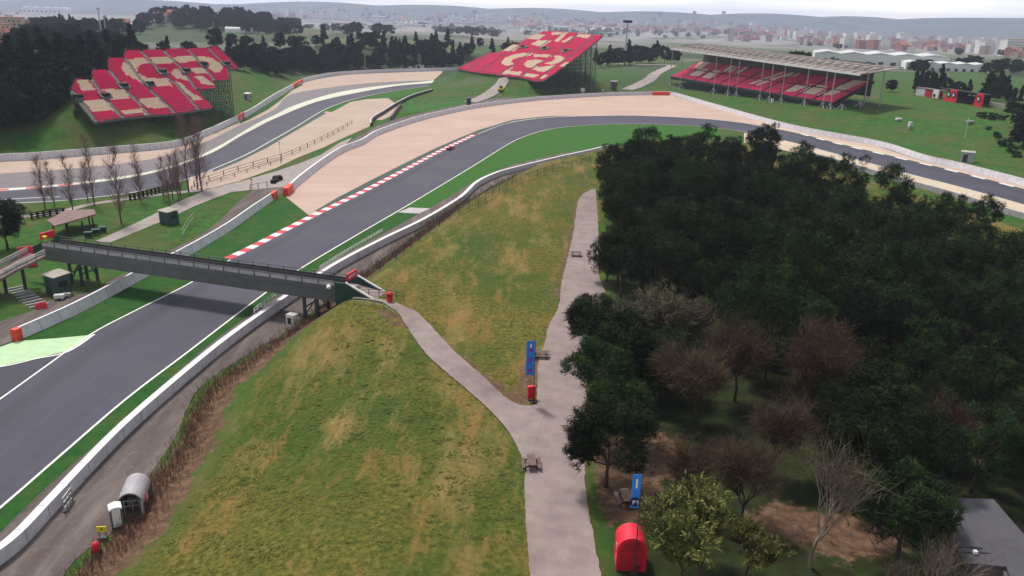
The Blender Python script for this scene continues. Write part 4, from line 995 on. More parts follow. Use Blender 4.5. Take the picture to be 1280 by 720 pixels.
st2 = grandstand(pl2,
    OUT2,
    [B_([(128, 366), (282, 252)]), B_([(198, 378), (300, 312), (372, 262), (480, 198)]), B_([(340, 395), (440, 325), (560, 240), (700, 150), (765, 115)]), B_([(485, 412), (570, 345), (740, 235), (850, 140), (870, 118)]), B_([(598, 425), (660, 375), (760, 310), (960, 150), (975, 130)])],
    [B_(x) for x in [[(360, 236), (405, 196), (480, 198), (440, 240)], [(520, 157), (570, 127), (655, 127), (600, 164)], [(548, 192), (600, 166), (690, 169), (625, 211)], [(688, 112), (800, 113), (735, 177), (705, 172), (755, 131), (690, 130)], [(748, 178), (820, 140), (838, 142), (780, 182)], [(865, 127), (955, 129), (930, 152), (848, 143)],
     [(355, 312), (380, 282), (440, 259), (510, 250), (567, 252), (545, 270), (480, 277), (430, 292), (420, 307), (440, 324), (400, 337), (360, 327)], [(345, 388), (440, 340), (405, 370), (492, 377), (475, 400)], [(570, 257), (700, 264), (680, 280), (570, 277)], [(503, 325), (530, 301), (590, 293), (645, 299), (610, 317), (580, 327), (600, 347), (560, 354), (520, 347)], [(700, 270), (750, 268), (778, 287), (755, 307), (700, 327), (638, 321), (690, 307), (715, 291)], [(550, 362), (600, 346), (725, 331), (640, 377)], [(488, 402), (530, 386), (612, 396), (570, 416)], [(603, 418), (640, 396), (664, 399), (630, 424)], [(742, 340), (780, 313), (814, 316), (770, 343)]]],
    [B_(x) for x in [[(475, 208), (520, 204), (535, 216), (470, 226)], [(605, 222), (660, 212), (685, 224), (625, 234)], [(755, 240), (800, 226), (830, 232), (760, 254)]]],
    'open red and cream stand in the middle distance, seen side on', holes_only=False)
C_ = crop(820, 40, .125); D_ = crop(980, 60, .2031)
pl3 = Plane((840, 95.5), (1041, 128), 7.5, R(24))
f0, f1 = pl3.uv((840, 95.5)), pl3.uv((1041, 128)); Lst = f1[0]
st3 = thing('grandstand', 'long roofed stand with red and cream seats and a pale canopy', 'grandstand', (pl3.o.x, pl3.o.y, hz(pl3.o.x, pl3.o.y)))
tmp_cream = [C_(x) for x in [[(285, 355), (380, 295), (412, 300), (320, 360)], [(370, 370), (440, 308), (535, 310), (450, 372)], [(325, 442), (430, 376), (522, 380), (420, 448)], [(450, 462), (570, 388), (648, 393), (540, 470)], [(660, 402), (740, 343), (832, 345), (750, 408)], [(805, 420), (890, 353), (932, 355), (850, 420)], [(925, 522), (1250, 408), (1285, 414), (960, 528)], [(980, 534), (1280, 433), (1285, 450), (1020, 540)]]] + \
            [D_(x) for x in [[(-10, 268), (80, 223), (168, 230), (60, 275)], [(92, 278), (180, 233), (273, 240), (190, 292)], [(200, 294), (430, 203), (525, 205), (290, 296)], [(-20, 180), (60, 148), (122, 150), (60, 182)]]]
W3 = 24.0
cr3 = [[pl3.uv(p) for p in c] for c in tmp_cream]; ais = [Lst * k / 11 for k in range(1, 11)]
blk = {}
v = 0
while v < W3:
    u = 0
    while u < Lst:
        c = (u + .45, v + .47); ki = sum(1 for a in ais if c[0] > a)
        if all(abs(c[0] - a) > .8 for a in ais) and not (abs(v - 11.5) < .9):
            mb = blk.setdefault(ki, MB()); mi = 1 if any(pip(q, *c) for q in cr3) else 0
            Aa, Bb = pl3.at(u + .04, v), pl3.at(u + .86, v); f = pl3.h * .86; z = Vector((0, 0, 1))
            mb.face([Aa + z * .42, Bb + z * .42, Bb + z * .47 + f * .55, Aa + z * .47 + f * .55], mi); mb.face([Aa, Bb, Bb + z * .42, Aa + z * .42], mi)
            mb.face([Aa + z * .47 + f * .55, Bb + z * .47 + f * .55, Bb + z * .92 + f * .72, Aa + z * .92 + f * .72], mi)
            mb.face([Aa + z * .92 + f * .72, Bb + z * .92 + f * .72, Bb + f * .80 + z * .4, Aa + f * .80 + z * .4], mi)
        u += .9
    v += .95
for k in sorted(blk): blk[k].build('seating_block', [M['pink'], M['cream']], st3)
b = MB(); q = [pl3.at(-1, -1, -.02), pl3.at(Lst + 1, -1, -.02), pl3.at(Lst + 1, W3 + 3, -.02), pl3.at(-1, W3 + 3, -.02)]; b.hexa([p - Vector((0, 0, 1.4)) for p in q] + q); b.build('deck', M['dark'], st3)
q2 = [pl3.at(0, W3 + 2.4, 0), pl3.at(Lst, W3 + 2.4, 0)]
b = MB(); b.wall([q2[0], q2[1]], max(4.2, PY(940, 73, pl3.at(Lst / 2, 1).y).z + 2.6 - q2[0].z), .3, 1, 0, -8); b.build('rear_wall', M['deck'], st3)  # wall height added up to the canopy to block back light, darkening upper rows
# canopy: front edge pixels give its height above the front row
zr0 = PY(840, 61.5, pl3.at(0, 1).y).z; zr1 = PY(1041, 89.5, pl3.at(Lst, 1).y).z; zr = (zr0 + zr1) / 2
ext = 18
def rp(u, v, dz=0): p = pl3.o + pl3.r * u + pl3.h * v; return Vector((p.x, p.y, zr0 + (zr1 - zr0) * u / Lst + dz))
b = MB(); b.hexa([rp(-2, -1.5, 0), rp(Lst + ext, -1.5, 0), rp(Lst + ext, W3 + 2, 3.4), rp(-2, W3 + 2, 3.4), rp(-2, -1.5, .35), rp(Lst + ext, -1.5, .35), rp(Lst + ext, W3 + 2, 3.75), rp(-2, W3 + 2, 3.75)]); roof = b.build('roof', M['roofgrey'], st3)
b = MB(); n3 = 26                       # lattice truss over the roof
for i in range(n3 + 1):
    u = -2 + (Lst + ext + 2) * i / n3
    b.bar(rp(u, -1.2, .45), rp(u, W3 * .55, 3.6), .32, .32); b.bar(rp(u, W3 * .55, 3.6), rp(u, W3 + 1.5, 3.9), .28, .28)
    b.bar(rp(u, W3 * .3, 1.8), rp(u, W3 * .55, 3.6), .25, .25)
    if i < n3:
        u2 = -2 + (Lst + ext + 2) * (i + 1) / n3
        b.bar(rp(u, W3 * .55, 3.6), rp(u2, W3 * .55, 3.6), .3, .3); b.bar(rp(u, W3 * .25, 1.5), rp(u2, W3 * .55, 3.6), .22, .22); b.bar(rp(u, W3 * .75, 2.9), rp(u2, W3 * .55, 3.6), .22, .22)
b.build('roof_truss', M['roofgrey'], roof)
b = MB(); b.bar(rp(-2, -1.4, .1), rp(Lst + ext, -1.4, .1), .5, .9); b.build('fascia', M['whitemetal'], roof)
def foot(u, v, base, t):                # splayed trestle foot under a column
    p = pl3.o + pl3.r * u + pl3.h * v; g = hz(p.x, p.y); z = Vector((0, 0, 1)); top = Vector((p.x, p.y, max(base, g + 2.0))); b = MB()
    for a, c in ((-1, -1), (1, -1), (-.7, 1), (.7, 1)):
        e = p + pl3.r * (2.4 * a) + pl3.h * (1.6 * c); b.bar(top, (e.x, e.y, hz(e.x, e.y) - .2), .4, .4)
    b.box(top, (1.3, 1.3, .8)); b.build('trestle_foot', M['steel'], t)
for px in (836.5, 850, 892, 910, 920.5, 950, 962, 977, 1006, 1029, 1041):
    lo, hi = 0.0, Lst
    for _ in range(30):
        m = (lo + hi) / 2; p = pl3.o + pl3.r * m - pl3.h * 1.2; k = p.x / (p.y * math.cos(PITCH) + (H - p.z) * math.sin(PITCH)) * F
        lo, hi = (m, hi) if k + 640 < px + (360 - 110) * math.tan(ROLL) * .0 - 6 else (lo, m)
    b = MB(); p = rp(lo, -1.2); b.bar((p.x, p.y, hz(p.x, p.y)), p, .36, .36, up=(0, 1, 0)); b.build('column', M['steel'], st3); foot(lo, -1.2, 4.2, st3)
for u in (Lst + 3, Lst + 14):
    p = rp(u, 18, 2.6); b = MB(); b.bar((p.x, p.y, hz(p.x, p.y)), p, .6, .6, up=(0, 1, 0)); b.build('column', M['steel'], st3)
for u in np.linspace(2, Lst - 2, 9):
    p = rp(u, W3 + 1, 3.2); b = MB(); b.bar((p.x, p.y, hz(p.x, p.y)), p, .4, .4, up=(0, 1, 0)); b.build('column', M['steel'], st3)
for u, v in ((Lst + 6, 1), (Lst + 9, 10)): foot(u, v, 0, st3)

# ================================================================== FOOTBRIDGE
zd = 7.6
n0, n1 = P(51, 302, zd), P(418, 352, zd); ax = (n1 - n0); Lb = ax.length; ax.normalize(); ay = Vector((-ax.y, ax.x, 0)); Z = Vector((0, 0, 1)); WB = 4.2
fb = thing('footbridge', 'long dark footbridge with solid sides spanning the main straight', 'footbridge', (n0.x, n0.y, 0))
def bp(u, v, z): return n0 + ax * u + ay * v + Z * (z - zd)
def slab(u0, u1, v0, v1, z0, z1): return [bp(u0, v0, z0), bp(u1, v0, z0), bp(u1, v1, z0), bp(u0, v1, z0), bp(u0, v0, z1), bp(u1, v0, z1), bp(u1, v1, z1), bp(u0, v1, z1)]
b = MB(); b.hexa(slab(0, Lb, 0, .35, 4.1, 5.85)); b.hexa(slab(0, Lb, .03, .32, 5.9, 6.75)); b.hexa(slab(-.0, Lb, -.08, .40, 5.80, 5.93)); b.build('side_panel', M['girder'], fb)
b = MB(); b.hexa(slab(0, Lb, WB - .35, WB, 4.1, 6.75)); b.build('side_panel', M['girder'], fb)
b = MB(); b.hexa(slab(0, Lb, .36, WB - .36, 5.9, 6.2)); b.hexa(slab(0, Lb, .36, WB - .36, 4.12, 4.3)); b.build('deck', M['timber'], fb)
b = MB(); N = 20
for i in range(N):
    u0, u1 = Lb * i / N + .05, Lb * (i + 1) / N - .05; b.hexa(slab(u0, u1, .06, .2, 6.77, 7.45))
pa = b.build('parapet', M['concrete'], fb)
b = MB()
for i in range(N + 1): u = Lb * i / N; b.hexa(slab(u - .06, u + .06, -.03, .3, 6.76, 7.6))
b.hexa(slab(0, Lb, .04, .26, 7.50, 7.6)); b.build('post', M['darksteel'], pa)
b = MB()
for i in range(N + 1): u = Lb * i / N; b.hexa(slab(u - .05, u + .05, WB - .2, WB - .1, 6.76, 7.6))
b.hexa(slab(0, Lb, WB - .22, WB - .08, 7.52, 7.6)); b.hexa(slab(0, Lb, WB - .2, WB - .12, 6.78, 7.1)); b.build('handrail', M['darksteel'], fb)
for u in (Lb * .09, Lb * .90):
    for du_ in (0, 2.4):
        for v in (.3, WB - .3): b = MB(); b.hexa(slab(u + du_ - .22, u + du_ + .22, v - .2, v + .2, -.3, 4.11)); b.build('leg', M['darksteel'], fb)
    b = MB()
    b.bar(bp(u + .2, .3, 1), bp(u + 2.3, .3, 4.2), .2); b.bar(bp(u + 2.3, WB - .3, 1), bp(u + .2, WB - .3, 4.2), .2); b.bar(bp(u, .3, 2.2), bp(u, WB - .3, 2.2), .2); b.bar(bp(u + 2.4, .3, 2.2), bp(u + 2.4, WB - .3, 2.2), .2)
    b.build('brace', M['darksteel'], fb)
# right hand end: landing, green side and ramp down to the path
pe = G(446, 375); er = 4.6
b = MB(); b.hexa(slab(Lb + .01, Lb + 2.6, .1, WB - .1, 5.9, 6.24)); b.build('landing', M['roofgrey'], fb)
b = MB()
for v in (0.0, WB - .3):
    o = [bp(Lb + .01, v, 7.5), bp(Lb + 2.2, v, 7.5), bp(Lb + 6.6, v, 5.3), bp(Lb + 6.6, v, 4.4), bp(Lb + .01, v, 3.4)]; b.prism(o, ay * 0, ay * .3)
b.build('end_panel', M['greenpanel'], fb)
b = MB()
b.hexa([bp(Lb + 2.3, .35, 5.9), bp(Lb + 7.2, .35, 4.9), bp(Lb + 7.2, WB - .35, 4.9), bp(Lb + 2.3, WB - .35, 5.9), bp(Lb + 2.3, .35, 6.22), bp(Lb + 7.2, .35, 5.45), bp(Lb + 7.2, WB - .35, 5.45), bp(Lb + 2.3, WB - .35, 6.22)]); ra = b.build('ramp', M['path'], fb)
for v in (-.05, WB - .27):
    b = MB(); b.hexa([bp(Lb + 2.0, v, 7.53), bp(Lb + 6.9, v, 5.3), bp(Lb + 6.9, v + .32, 5.3), bp(Lb + 2.0, v + .32, 7.53), bp(Lb + 2.0, v, 7.75), bp(Lb + 6.9, v, 5.55), bp(Lb + 6.9, v + .32, 5.55), bp(Lb + 2.0, v + .32, 7.75)])
    b.build('handrail', M['whitemetal'], ra)
for u, w_ in ((Lb + 2.0, 0), (-.5, 1)):
    b = MB(); b.hexa(slab(u - .15, u + .15, .5, WB - .5, 7.7, 8.9)); s_ = b.build('banner', M['red'], fb)
    b = MB()
    sg = 1 if not w_ else -1
    for k in range(4): b.hexa(slab(u + .16 * sg - .02, u + .16 * sg + .02, .9 + k * .62, 1.3 + k * .62, 8.05 + .1 * (k % 2), 8.55)) 
    b.build('lettering', M['whitemetal'], s_)
b = MB(); b.tube([bp(Lb - .9, -.3, 7.0), bp(Lb - .7, -.7, 6.6)], [.28, .4], 8); b.build('lamp', M['whiteplastic'], fb)
b = MB(); b.tube([bp(.4, .6, 7.6), bp(.4, .6, 8.3)], [.06, .06], 6); b.box(bp(.4, .6, 8.4), (.7, .5, .3)); b.build('lamp', M['yellow'], fb)
# left hand end and ramp
lm = [P(46, 318, 6.2), P(22, 330, 5.6), P(0, 341, 4.9), P(-40, 362, 4.0)]
b = MB(); o = [bp(-.01, 0, 7.4), bp(-.01, 0, 4.2), bp(-2.8, 0, 4.0), bp(-4.8, 0, 5.2)]; b.prism(o, ay * 0, ay * .3); b.prism(o, ay * (WB - .3), ay * WB); b.build('end_panel', M['greenpanel'], fb)
c = smooth(lm, 6); l, r_ = offset(c, 1.9), offset(c, -1.9); b = MB()
for i in range(len(c) - 1): b.hexa([p - Z * .5 for p in (r_[i], r_[i + 1], l[i + 1], l[i])] + [r_[i], r_[i + 1], l[i + 1], l[i]])
ra = b.build('ramp', M['brownroof'], fb)
b = MB(); b.hexa(slab(-2.6, -.02, .3, WB - .3, 5.95, 6.25)); b.build('landing', M['brownroof'], fb)
for side in (offset(c, 1.95), offset(c, -1.95)):
    b = MB(); rr = resample_n(side, 8)
    for i, p in enumerate(rr):
        b.bar(p - Z * .2, p + Z * 1.1, .12, .12, up=(0, 1, 0))
        if i < 7: b.bar(p + Z * 1.1, rr[i + 1] + Z * 1.1, .12, .12); b.bar(p + Z * .55, rr[i + 1] + Z * .55, .08, .5)
    b.build('handrail', M['steel'], ra)
b = MB()
for p in resample_n(c, 5)[1:]: b = MB(); b.box((p.x, p.y, p.z / 2), (.4, .4, p.z - .6)); b.build('leg', M['darksteel'], ra)
# ================================================================== SMALL THINGS (local coordinates: +x = right of its front, -y = front)
def loc_thing(name, label, cat, g, rz=0, group=None): return thing(name, label, cat, g, rz, group, True)
def bx(lst, name, mat, parent, mi=None, bev=0):
    b = MB()
    for c, d in lst: b.box(c, d)
    o = b.build(name, mat, parent)
    if bev: m = o.modifiers.new('bevel', 'BEVEL'); m.width = bev; m.segments = 2
    return o
def arch(w, h0, n=10):                    # rounded portal outline in x,z
    o = [(-w / 2, 0), (-w / 2, h0)] + [(-w / 2 * math.cos(math.pi * k / n), h0 + w / 2 * math.sin(math.pi * k / n)) for k in range(1, n)] + [(w / 2, h0), (w / 2, 0)]
    return [Vector((x, 0, z)) for x, z in o]
def disc(b, c, r, nrm='y', th=.03, n=20, mi=0):
    o = []
    for k in range(n):
        t = 2 * math.pi * k / n; o.append(Vector(c) + (Vector((math.cos(t) * r, 0, math.sin(t) * r)) if nrm == 'y' else Vector((0, math.cos(t) * r, math.sin(t) * r))))
    d = Vector((0, th, 0)) if nrm == 'y' else Vector((th, 0, 0)); b.prism(o, -d / 2, d / 2, mi)
# portable toilet
g = G(147, 656); road = math.atan2(P(250, 485).y - P(140, 665).y, P(250, 485).x - P(140, 665).x) - math.pi / 2
tz = road + .45
t = loc_thing('portable_toilet', 'white portable toilet with a dark blue side, on the service road', 'toilet', g, tz)
bx([((0, 0, 1.1), (1.1, 1.1, 2.1))], 'body', M['whiteplastic'], t, bev=.05)
bx([((.565, 0, 1.1), (.05, .9, 1.95)), ((-.565, 0, 1.1), (.05, .9, 1.95))], 'side_panel', M['blueplastic'], t)
d = bx([((0, -.565, 1.05), (.72, .04, 1.85))], 'door', M['whiteplastic'], t, bev=.01); bx([((.26, -.60, 1.05), (.06, .05, .16))], 'handle', M['darksteel'], d)
bx([((-.47, -.565, 1.05), (.12, .05, 1.95)), ((.47, -.565, 1.05), (.12, .05, 1.95))], 'corner_post', M['blueplastic'], t)
b = MB(); b.prism([Vector((x, 0, 2.15 + .22 * math.cos(x / .62 * 1.4))) for x in np.linspace(-.6, .6, 9)] + [Vector((.6, 0, 2.1)), Vector((-.6, 0, 2.1))], (0, -.6, 0), (0, .6, 0)); b.build('roof', M['whiteplastic'], t)
bx([((0, 0, .05), (1.16, 1.2, .1))], 'base', M['darksteel'], t)
# rounded service shelter
g = G(170, 632); t = loc_thing('service_shelter', 'grey barrel-roofed shelter behind the white portable toilet', 'shelter', g, road + .12)
o = arch(2.5, 1.5, 12); i_ = [Vector((p.x * .9, 0, p.z * .95)) for p in o]
b = MB(); n = len(o)
for k in range(n - 1):
    b.hexa([o[k] + Vector((0, -1.9, 0)), o[k + 1] + Vector((0, -1.9, 0)), o[k + 1] + Vector((0, 1.9, 0)), o[k] + Vector((0, 1.9, 0)), i_[k] + Vector((0, -1.9, 0)), i_[k + 1] + Vector((0, -1.9, 0)), i_[k + 1] + Vector((0, 1.9, 0)), i_[k] + Vector((0, 1.9, 0))])
b.build('shell', M['shelter'], t)
b = MB(); b.prism(i_, (0, 1.75, 0), (0, 1.85, 0)); b.build('rear_wall', M['darksteel'], t)
bx([((1.275, 0, .75), (.05, 3.7, 1.4))], 'side_panel', M['darksteel'], t)
b = MB(); disc(b, (1.31, -.5, 1.25), .52, 'x', .04); lg = b.build('emblem', M['red'], t)
b = MB(); b.box((1.345, -.5, 1.40), (.03, .5, .10)); b.box((1.345, -.70, 1.2), (.03, .10, .34)); b.box((1.345, -.45, 1.2), (.03, .3, .10)); b.build('mark', M['whitemetal'], lg)
b = MB()
for x in (-.7, .1, .8): b.bar((x, -1.5, 0), (x, -1.5, 1.6), .07, up=(0, 1, 0)); b.bar((x, -1.5, 1.5), (x, 1.0, .9), .06)
b.bar((-.8, -1.5, 1.0), (.9, -1.5, 1.0), .07); b.bar((-.8, -1.5, 1.6), (.9, -1.5, 1.6), .07); b.box((0, .6, .5), (1.6, 1.2, .9)); b.build('equipment_rack', M['steel'], t)
bx([((0, 0, .04), (2.6, 3.9, .08))], 'floor', M['deck'], t)
bx([((-.9, -2.1, .9), (.06, .06, 1.8)), ((1.15, -2.2, .9), (.06, .06, 1.8))], 'prop', M['whitemetal'], t)
# yellow marker and red extinguisher cart
g = G(129, 672); t = loc_thing('marshal_sign', 'small yellow sign on a low stand by the service road', 'sign', g, road)
s_ = bx([((0, 0, 1.0), (.95, .08, .6))], 'panel', M['yellow'], t); bx([((0, -.05, 1.0), (.18, .03, .18))], 'mark', M['dark'], s_)
bx([((-.35, .05, .4), (.06, .06, .8)), ((.35, .05, .4), (.06, .06, .8)), ((0, -.1, .08), (.9, .5, .12))], 'stand', M['darksteel'], t)
g = G(121, 693); t = loc_thing('extinguisher_cart', 'red wheeled fire extinguisher beside the yellow sign', 'extinguisher', g, road)
b = MB(); b.tube([(0, 0, .25), (0, 0, 1.2), (0, 0, 1.4)], [.32, .32, .12], 12); b.build('cylinder', M['red'], t, True)
b = MB(); b.tube([(-.42, .1, .25), (-.34, .1, .25)], [.25, .25], 12); b.build('wheel', M['tyre'], t); b = MB(); b.tube([(.34, .1, .25), (.42, .1, .25)], [.25, .25], 12); b.build('wheel', M['tyre'], t)
b = MB(); b.bar((-.3, .35, .2), (-.3, .45, 1.5), .05); b.bar((.3, .35, .2), (.3, .45, 1.5), .05); b.bar((-.3, .45, 1.5), (.3, .45, 1.5), .05); b.build('frame', M['darkred'], t)
g = P(85, 632); t = loc_thing('barrier_gate', 'small grey metal frame against the white barrier, across the road from the toilet', 'frame', g + Vector((.2, -.2, 0)), road)
b = MB()
for y in (-1, -.3, .4, 1): b.bar((0, y, 0), (0, y, 1.7), .08, up=(0, 1, 0))
for z in (.5, 1.1, 1.65): b.bar((0, -1, z), (0, 1, z), .08)
b.build('rail', M['steel'], t); bx([((0, 0, .06), (.5, 2.1, .1))], 'foot', M['darksteel'], t)
# cabinet under the bridge
g = G(366, 411); t = loc_thing('service_cabinet', 'white doored cabinet at the footbridge leg by the service road', 'cabinet', g, -.35)
bx([((0, 0, 1.25), (1.5, 1.2, 2.5))], 'body', M['whitemetal'], t, bev=.03); d = bx([((-.1, -.62, 1.2), (1.0, .05, 2.2))], 'door', M['whiteplastic'], t); bx([((-.1, -.655, 1.55), (.72, .03, 1.1))], 'window', M['glass'], d)
bx([((.95, .1, 1.0), (.4, .8, 2.0))], 'duct', M['steel'], t); bx([((0, 0, 2.54), (1.6, 1.3, .08))], 'roof', M['steel'], t)
# red waste bins
def red_bin(px, py, label, s=1.0):
    g = G(px, py); t = loc_thing('litter_bin', label, 'bin', g); b = MB(); b.tube([(0, 0, 0), (0, 0, 1.35 * s)], [.42 * s, .5 * s], 10); b.build('body', M['red'], t); b = MB(); b.tube([(0, 0, 1.36 * s), (0, 0, 1.5 * s)], [.54 * s, .3 * s], 10); b.build('lid', M['darkred'], t); bx([((0, -.5 * s, 1.05 * s), (.4 * s, .08, .18 * s))], 'opening', M['dark'], t)
red_bin(487, 377, 'red bin beside the path just past the footbridge', 1.1)
# picnic tables
def picnic(px, py, rz, label, first=[None]):
    g = G(px, py); 
    if first[0] is not None: return copy_tree(first[0], g, rz, 1.0, label)
    t = loc_thing('picnic_table', label, 'picnic table', g, rz); first[0] = t
    bx([((x, 0, .76), (.17, 2.1, .07)) for x in (-.36, -.18, 0, .18, .36)], 'tabletop', M['timber'], t)
    for s_ in (-1, 1):
        bx([((s_ * .82 + x, 0, .46), (.16, 2.1, .06)) for x in (-.09, .09)], 'bench', M['timber'], t)
    for y in (-.7, .7):
        b = MB(); b.bar((-.75, y, 0), (-.2, y, .74), .1, .1, up=(0, 1, 0)); b.bar((.75, y, 0), (.2, y, .74), .1, .1, up=(0, 1, 0)); b.bar((-.95, y, .40), (.95, y, .40), .1, .1); b.bar((-.45, y, .69), (.45, y, .69), .08, .08); b.build('leg', M['darktimber'], t)
for px, py, rz, lab in [(664, 583, .04, 'wooden picnic table on the left edge of the path, at the fork'), (676, 446, 1.5, 'dark picnic table beside the tall blue banner'), (720, 320, 1.5, 'dark picnic table farthest up the path, at the edge of the pines'), (782, 627, .1, 'dark picnic table on the brown soil behind the red kiosk')]:
    picnic(px, py, rz, lab)
# banners
def banner(px, py, hp, y0, y1, w, label, disc_at=None, text=None, purple=None, rz=0):
    g = G(px, py); t = loc_thing('flag_banner', label, 'banner', g, rz)
    b = MB(); b.tube([(w / 2 + .06, 0, -.3), (w / 2 + .06, 0, hp)], [.06, .04], 6); b.build('pole', M['darksteel'], t)
    b = MB(); m = 14
    for k in range(m):
        za, zb = y0 + (y1 - y0) * k / m, y0 + (y1 - y0) * (k + 1) / m; f = lambda z: .05 * math.sin(z * 2.2)
        b.hexa([Vector((-w / 2, f(za) - .02, za)), Vector((w / 2, -.02, za)), Vector((w / 2, .02, za)), Vector((-w / 2, f(za) + .02, za)), Vector((-w / 2, f(zb) - .02, zb)), Vector((w / 2, -.02, zb)), Vector((w / 2, .02, zb)), Vector((-w / 2, f(zb) + .02, zb))])
    c = b.build('cloth', M['blue'], t)
    if disc_at:
        b = MB(); disc(b, (-.02, -.1, disc_at), .42, 'y', .05); d_ = b.build('disc', M['navy'], c)
        b = MB()
        for (x, z, w_, h_) in [(-.17, 0, .07, .36), (-.08, .15, .14, .07), (-.08, .01, .14, .07), (-.02, .08, .07, .14), (.17, .15, .2, .07), (.22, 0, .07, .36)]: b.box((x - .02, -.14, disc_at + z), (w_, .03, h_))
        b.build('lettering', M['whitemetal'], d_)
    for z in (purple or []):
        b = MB(); disc(b, (0, -.085, z), .26, 'y', .04, 14); b.build('mark', M['purple'], c)
    b = MB(); b.hexa([Vector((-.1 * w, -.08, y1 - 1.2)), Vector((.12 * w, -.08, y1 - 1.2)), Vector((.12 * w, -.05, y1 - 1.2)), Vector((-.1 * w, -.05, y1 - 1.2)), Vector((-.1 * w, -.08, y1 - .35)), Vector((.12 * w, -.08, y1 - .35)), Vector((.12 * w, -.05, y1 - .35)), Vector((-.1 * w, -.05, y1 - .35))]); b.build('stripe', M['whitemetal'], c)
    bx([((w / 2 + .06, 0, .06), (.6, .6, .12))], 'base', M['darksteel'], t)
    return t
banner(661, 503, 8.2, 3.6, 8.0, .95, 'tall blue banner with purple marks between dry field and path', purple=[4.2, 5.6, 6.9])
g = G(662, 501); t = loc_thing('red_board', 'red board standing at the foot of the tall blue banner', 'board', g + Vector((.2, .4, 0)), .3)
bx([((0, 0, 1.0), (.95, .5, 1.6))], 'panel', M['red'], t, bev=.06); bx([((-.35, 0, .12), (.1, .6, .24)), ((.35, 0, .12), (.1, .6, .24))], 'foot', M['darksteel'], t)
banner(786, 716, 9.6, 6.4, 9.5, .7, 'blue banner with a navy disc reading P7, rising over the red kiosk', disc_at=7.0)
# red arched kiosk
g = G(787, 705); t = loc_thing('ticket_kiosk', 'red arched kiosk standing right of the asphalt path', 'kiosk', g, -.04)
o = arch(2.5, 2.0, 14)
o2 = [Vector((p.x * .78, 0, p.z * .90)) for p in o]
b = MB(); b.prism(o, (0, -.9, 0), (0, 1.3, 0)); b.build('shell', M['red'], t, False)
b = MB(); b.prism(o2, (0, -1.0, .02), (0, -.86, .02)); fp = b.build('front_panel', M['darkred'], t)
bx([((0, -1.02, 1.0), (1.9, .05, .06)), ((0, -1.02, 1.9), (1.9, .05, .06))], 'seam', M['red'], fp)
bx([((-1.262, -.2, 2.0), (.03, .2, .5)), ((-1.262, -.3, .7), (.03, .12, .9))], 'stripe', M['whitemetal'], t)
b = MB()
for k, (x, z) in enumerate([(.25, .55), (.45, .55), (.65, .55), (.3, .32), (.6, .32)]): b.box((x, -1.03, z), (.13, .05, .16))
b.build('lettering', M['dark'], fp)
# curved picnic shelter, bins, sheds at left
g = P(90, 297); t = thing('picnic_shelter', 'brown flat-roofed open shelter beyond the footbridge', 'shelter', g)
zz = 3.0
q = PL([(59, 277), (83, 264), (118, 263), (120, 269), (68, 284)], zz)
b = MB(); b.prism(q, (0, 0, 0), (0, 0, .3)); b.build('roof', M['brownroof'], t)
for px, py in [(66, 281), (84, 279.5), (102, 276), (115, 271), (80, 269), (110, 266)]:
    p = P(px, py, zz); b = MB(); b.box((p.x, p.y, zz / 2), (.25, .25, zz)); b.build('post', M['darktimber'], t)
c = (q[0] + q[2]) / 2; b = MB(); dq = (q[3] - q[4]).normalized(); b.bar(q[4].lerp(q[3], .1) + Vector((0, 1.2, -zz + .8)), q[4].lerp(q[3], .9) + Vector((0, 1.2, -zz + .8)), .9, .1); b.build('counter', M['darktimber'], t)
for px, py, rz, lab in [(111, 297, .3, 'nearest of the green bins beside the brown shelter'), (120.5, 293.5, .3, 'middle one of the green bins beside the brown shelter'), (129, 290.5, .3, 'farthest of the green bins beside the brown shelter')]:
    g = P(px, py); t = loc_thing('wheeled_bin', lab, 'bin', g, rz); b = MB(); b.hexa([Vector((x * .8, y * .5, z)) for z, k in ((.2, .85), (1.2, 1)) for x, y in ((-k, -k), (k, -k), (k, k), (-k, k))]); b.build('body', M['greenpanel'], t); bx([((0, 0, 1.27), (1.75, 1.15, .14))], 'lid', M['shedgreen'], t)
    for x in (-.6, .6): b = MB(); b.tube([(x - .06, 0, .12), (x + .06, 0, .12)], [.14, .14], 8); b.build('wheel', M['tyre'], t)
def shed(px, py, w, d, h, rz, label, wall='shedgreen', roof='paleroof', name='shed', slope=.25):
    g = G(px, py); t = loc_thing(name, label, 'shed', g, rz)
    bx([((0, 0, h / 2 - .1), (w, d, h + .2))], 'wall', M[wall], t)
    b = MB(); b.hexa([Vector((x * (w / 2 + .25), y * (d / 2 + .25), h + .12 + k + (slope if y > 0 else 0))) for k in (0, .16) for x, y in ((-1, -1), (1, -1), (1, 1), (-1, 1))]); b.build('roof', M[roof], t)
    dd = bx([((-w * .15, -d / 2 - .03, h * .42), (w * .36, .05, h * .8))], 'door', M['greenpanel' if wall == 'shedgreen' else 'darksteel'], t); bx([((-w * .03, -d / 2 - .07, h * .42), (.08, .05, .2))], 'handle', M['steel'], dd)
    bx([((w / 2 + .03, 0, h * .62), (.05, d * .5, h * .3))], 'window', M['dark'], t); return t
shed(212, 279, 3.4, 2.8, 2.9, -.55, 'green shed with pale roof between footpath and grass bank')
shed(74, 366, 3.4, 2.8, 3.3, -.55, 'green kiosk with pale roof beneath the left end of the footbridge')
t = shed(310, 125, 3.0, 2.6, 3.2, -.3, 'pale marshal hut on the bank above the upper bend', 'concrete', 'whitemetal', 'marshal_hut')
t = shed(767, 111.5, 4.2, 3, 4.6, .1, 'brown marshal hut behind the barrier, between the two right stands', 'timber', 'paleroof', 'marshal_hut')
t = shed(525, 86, 7, 3.2, 3.0, .0, 'small pale cabin on the far edge of the upper track, before the tree belt', 'whitemetal', 'paleroof', 'marshal_cabin')
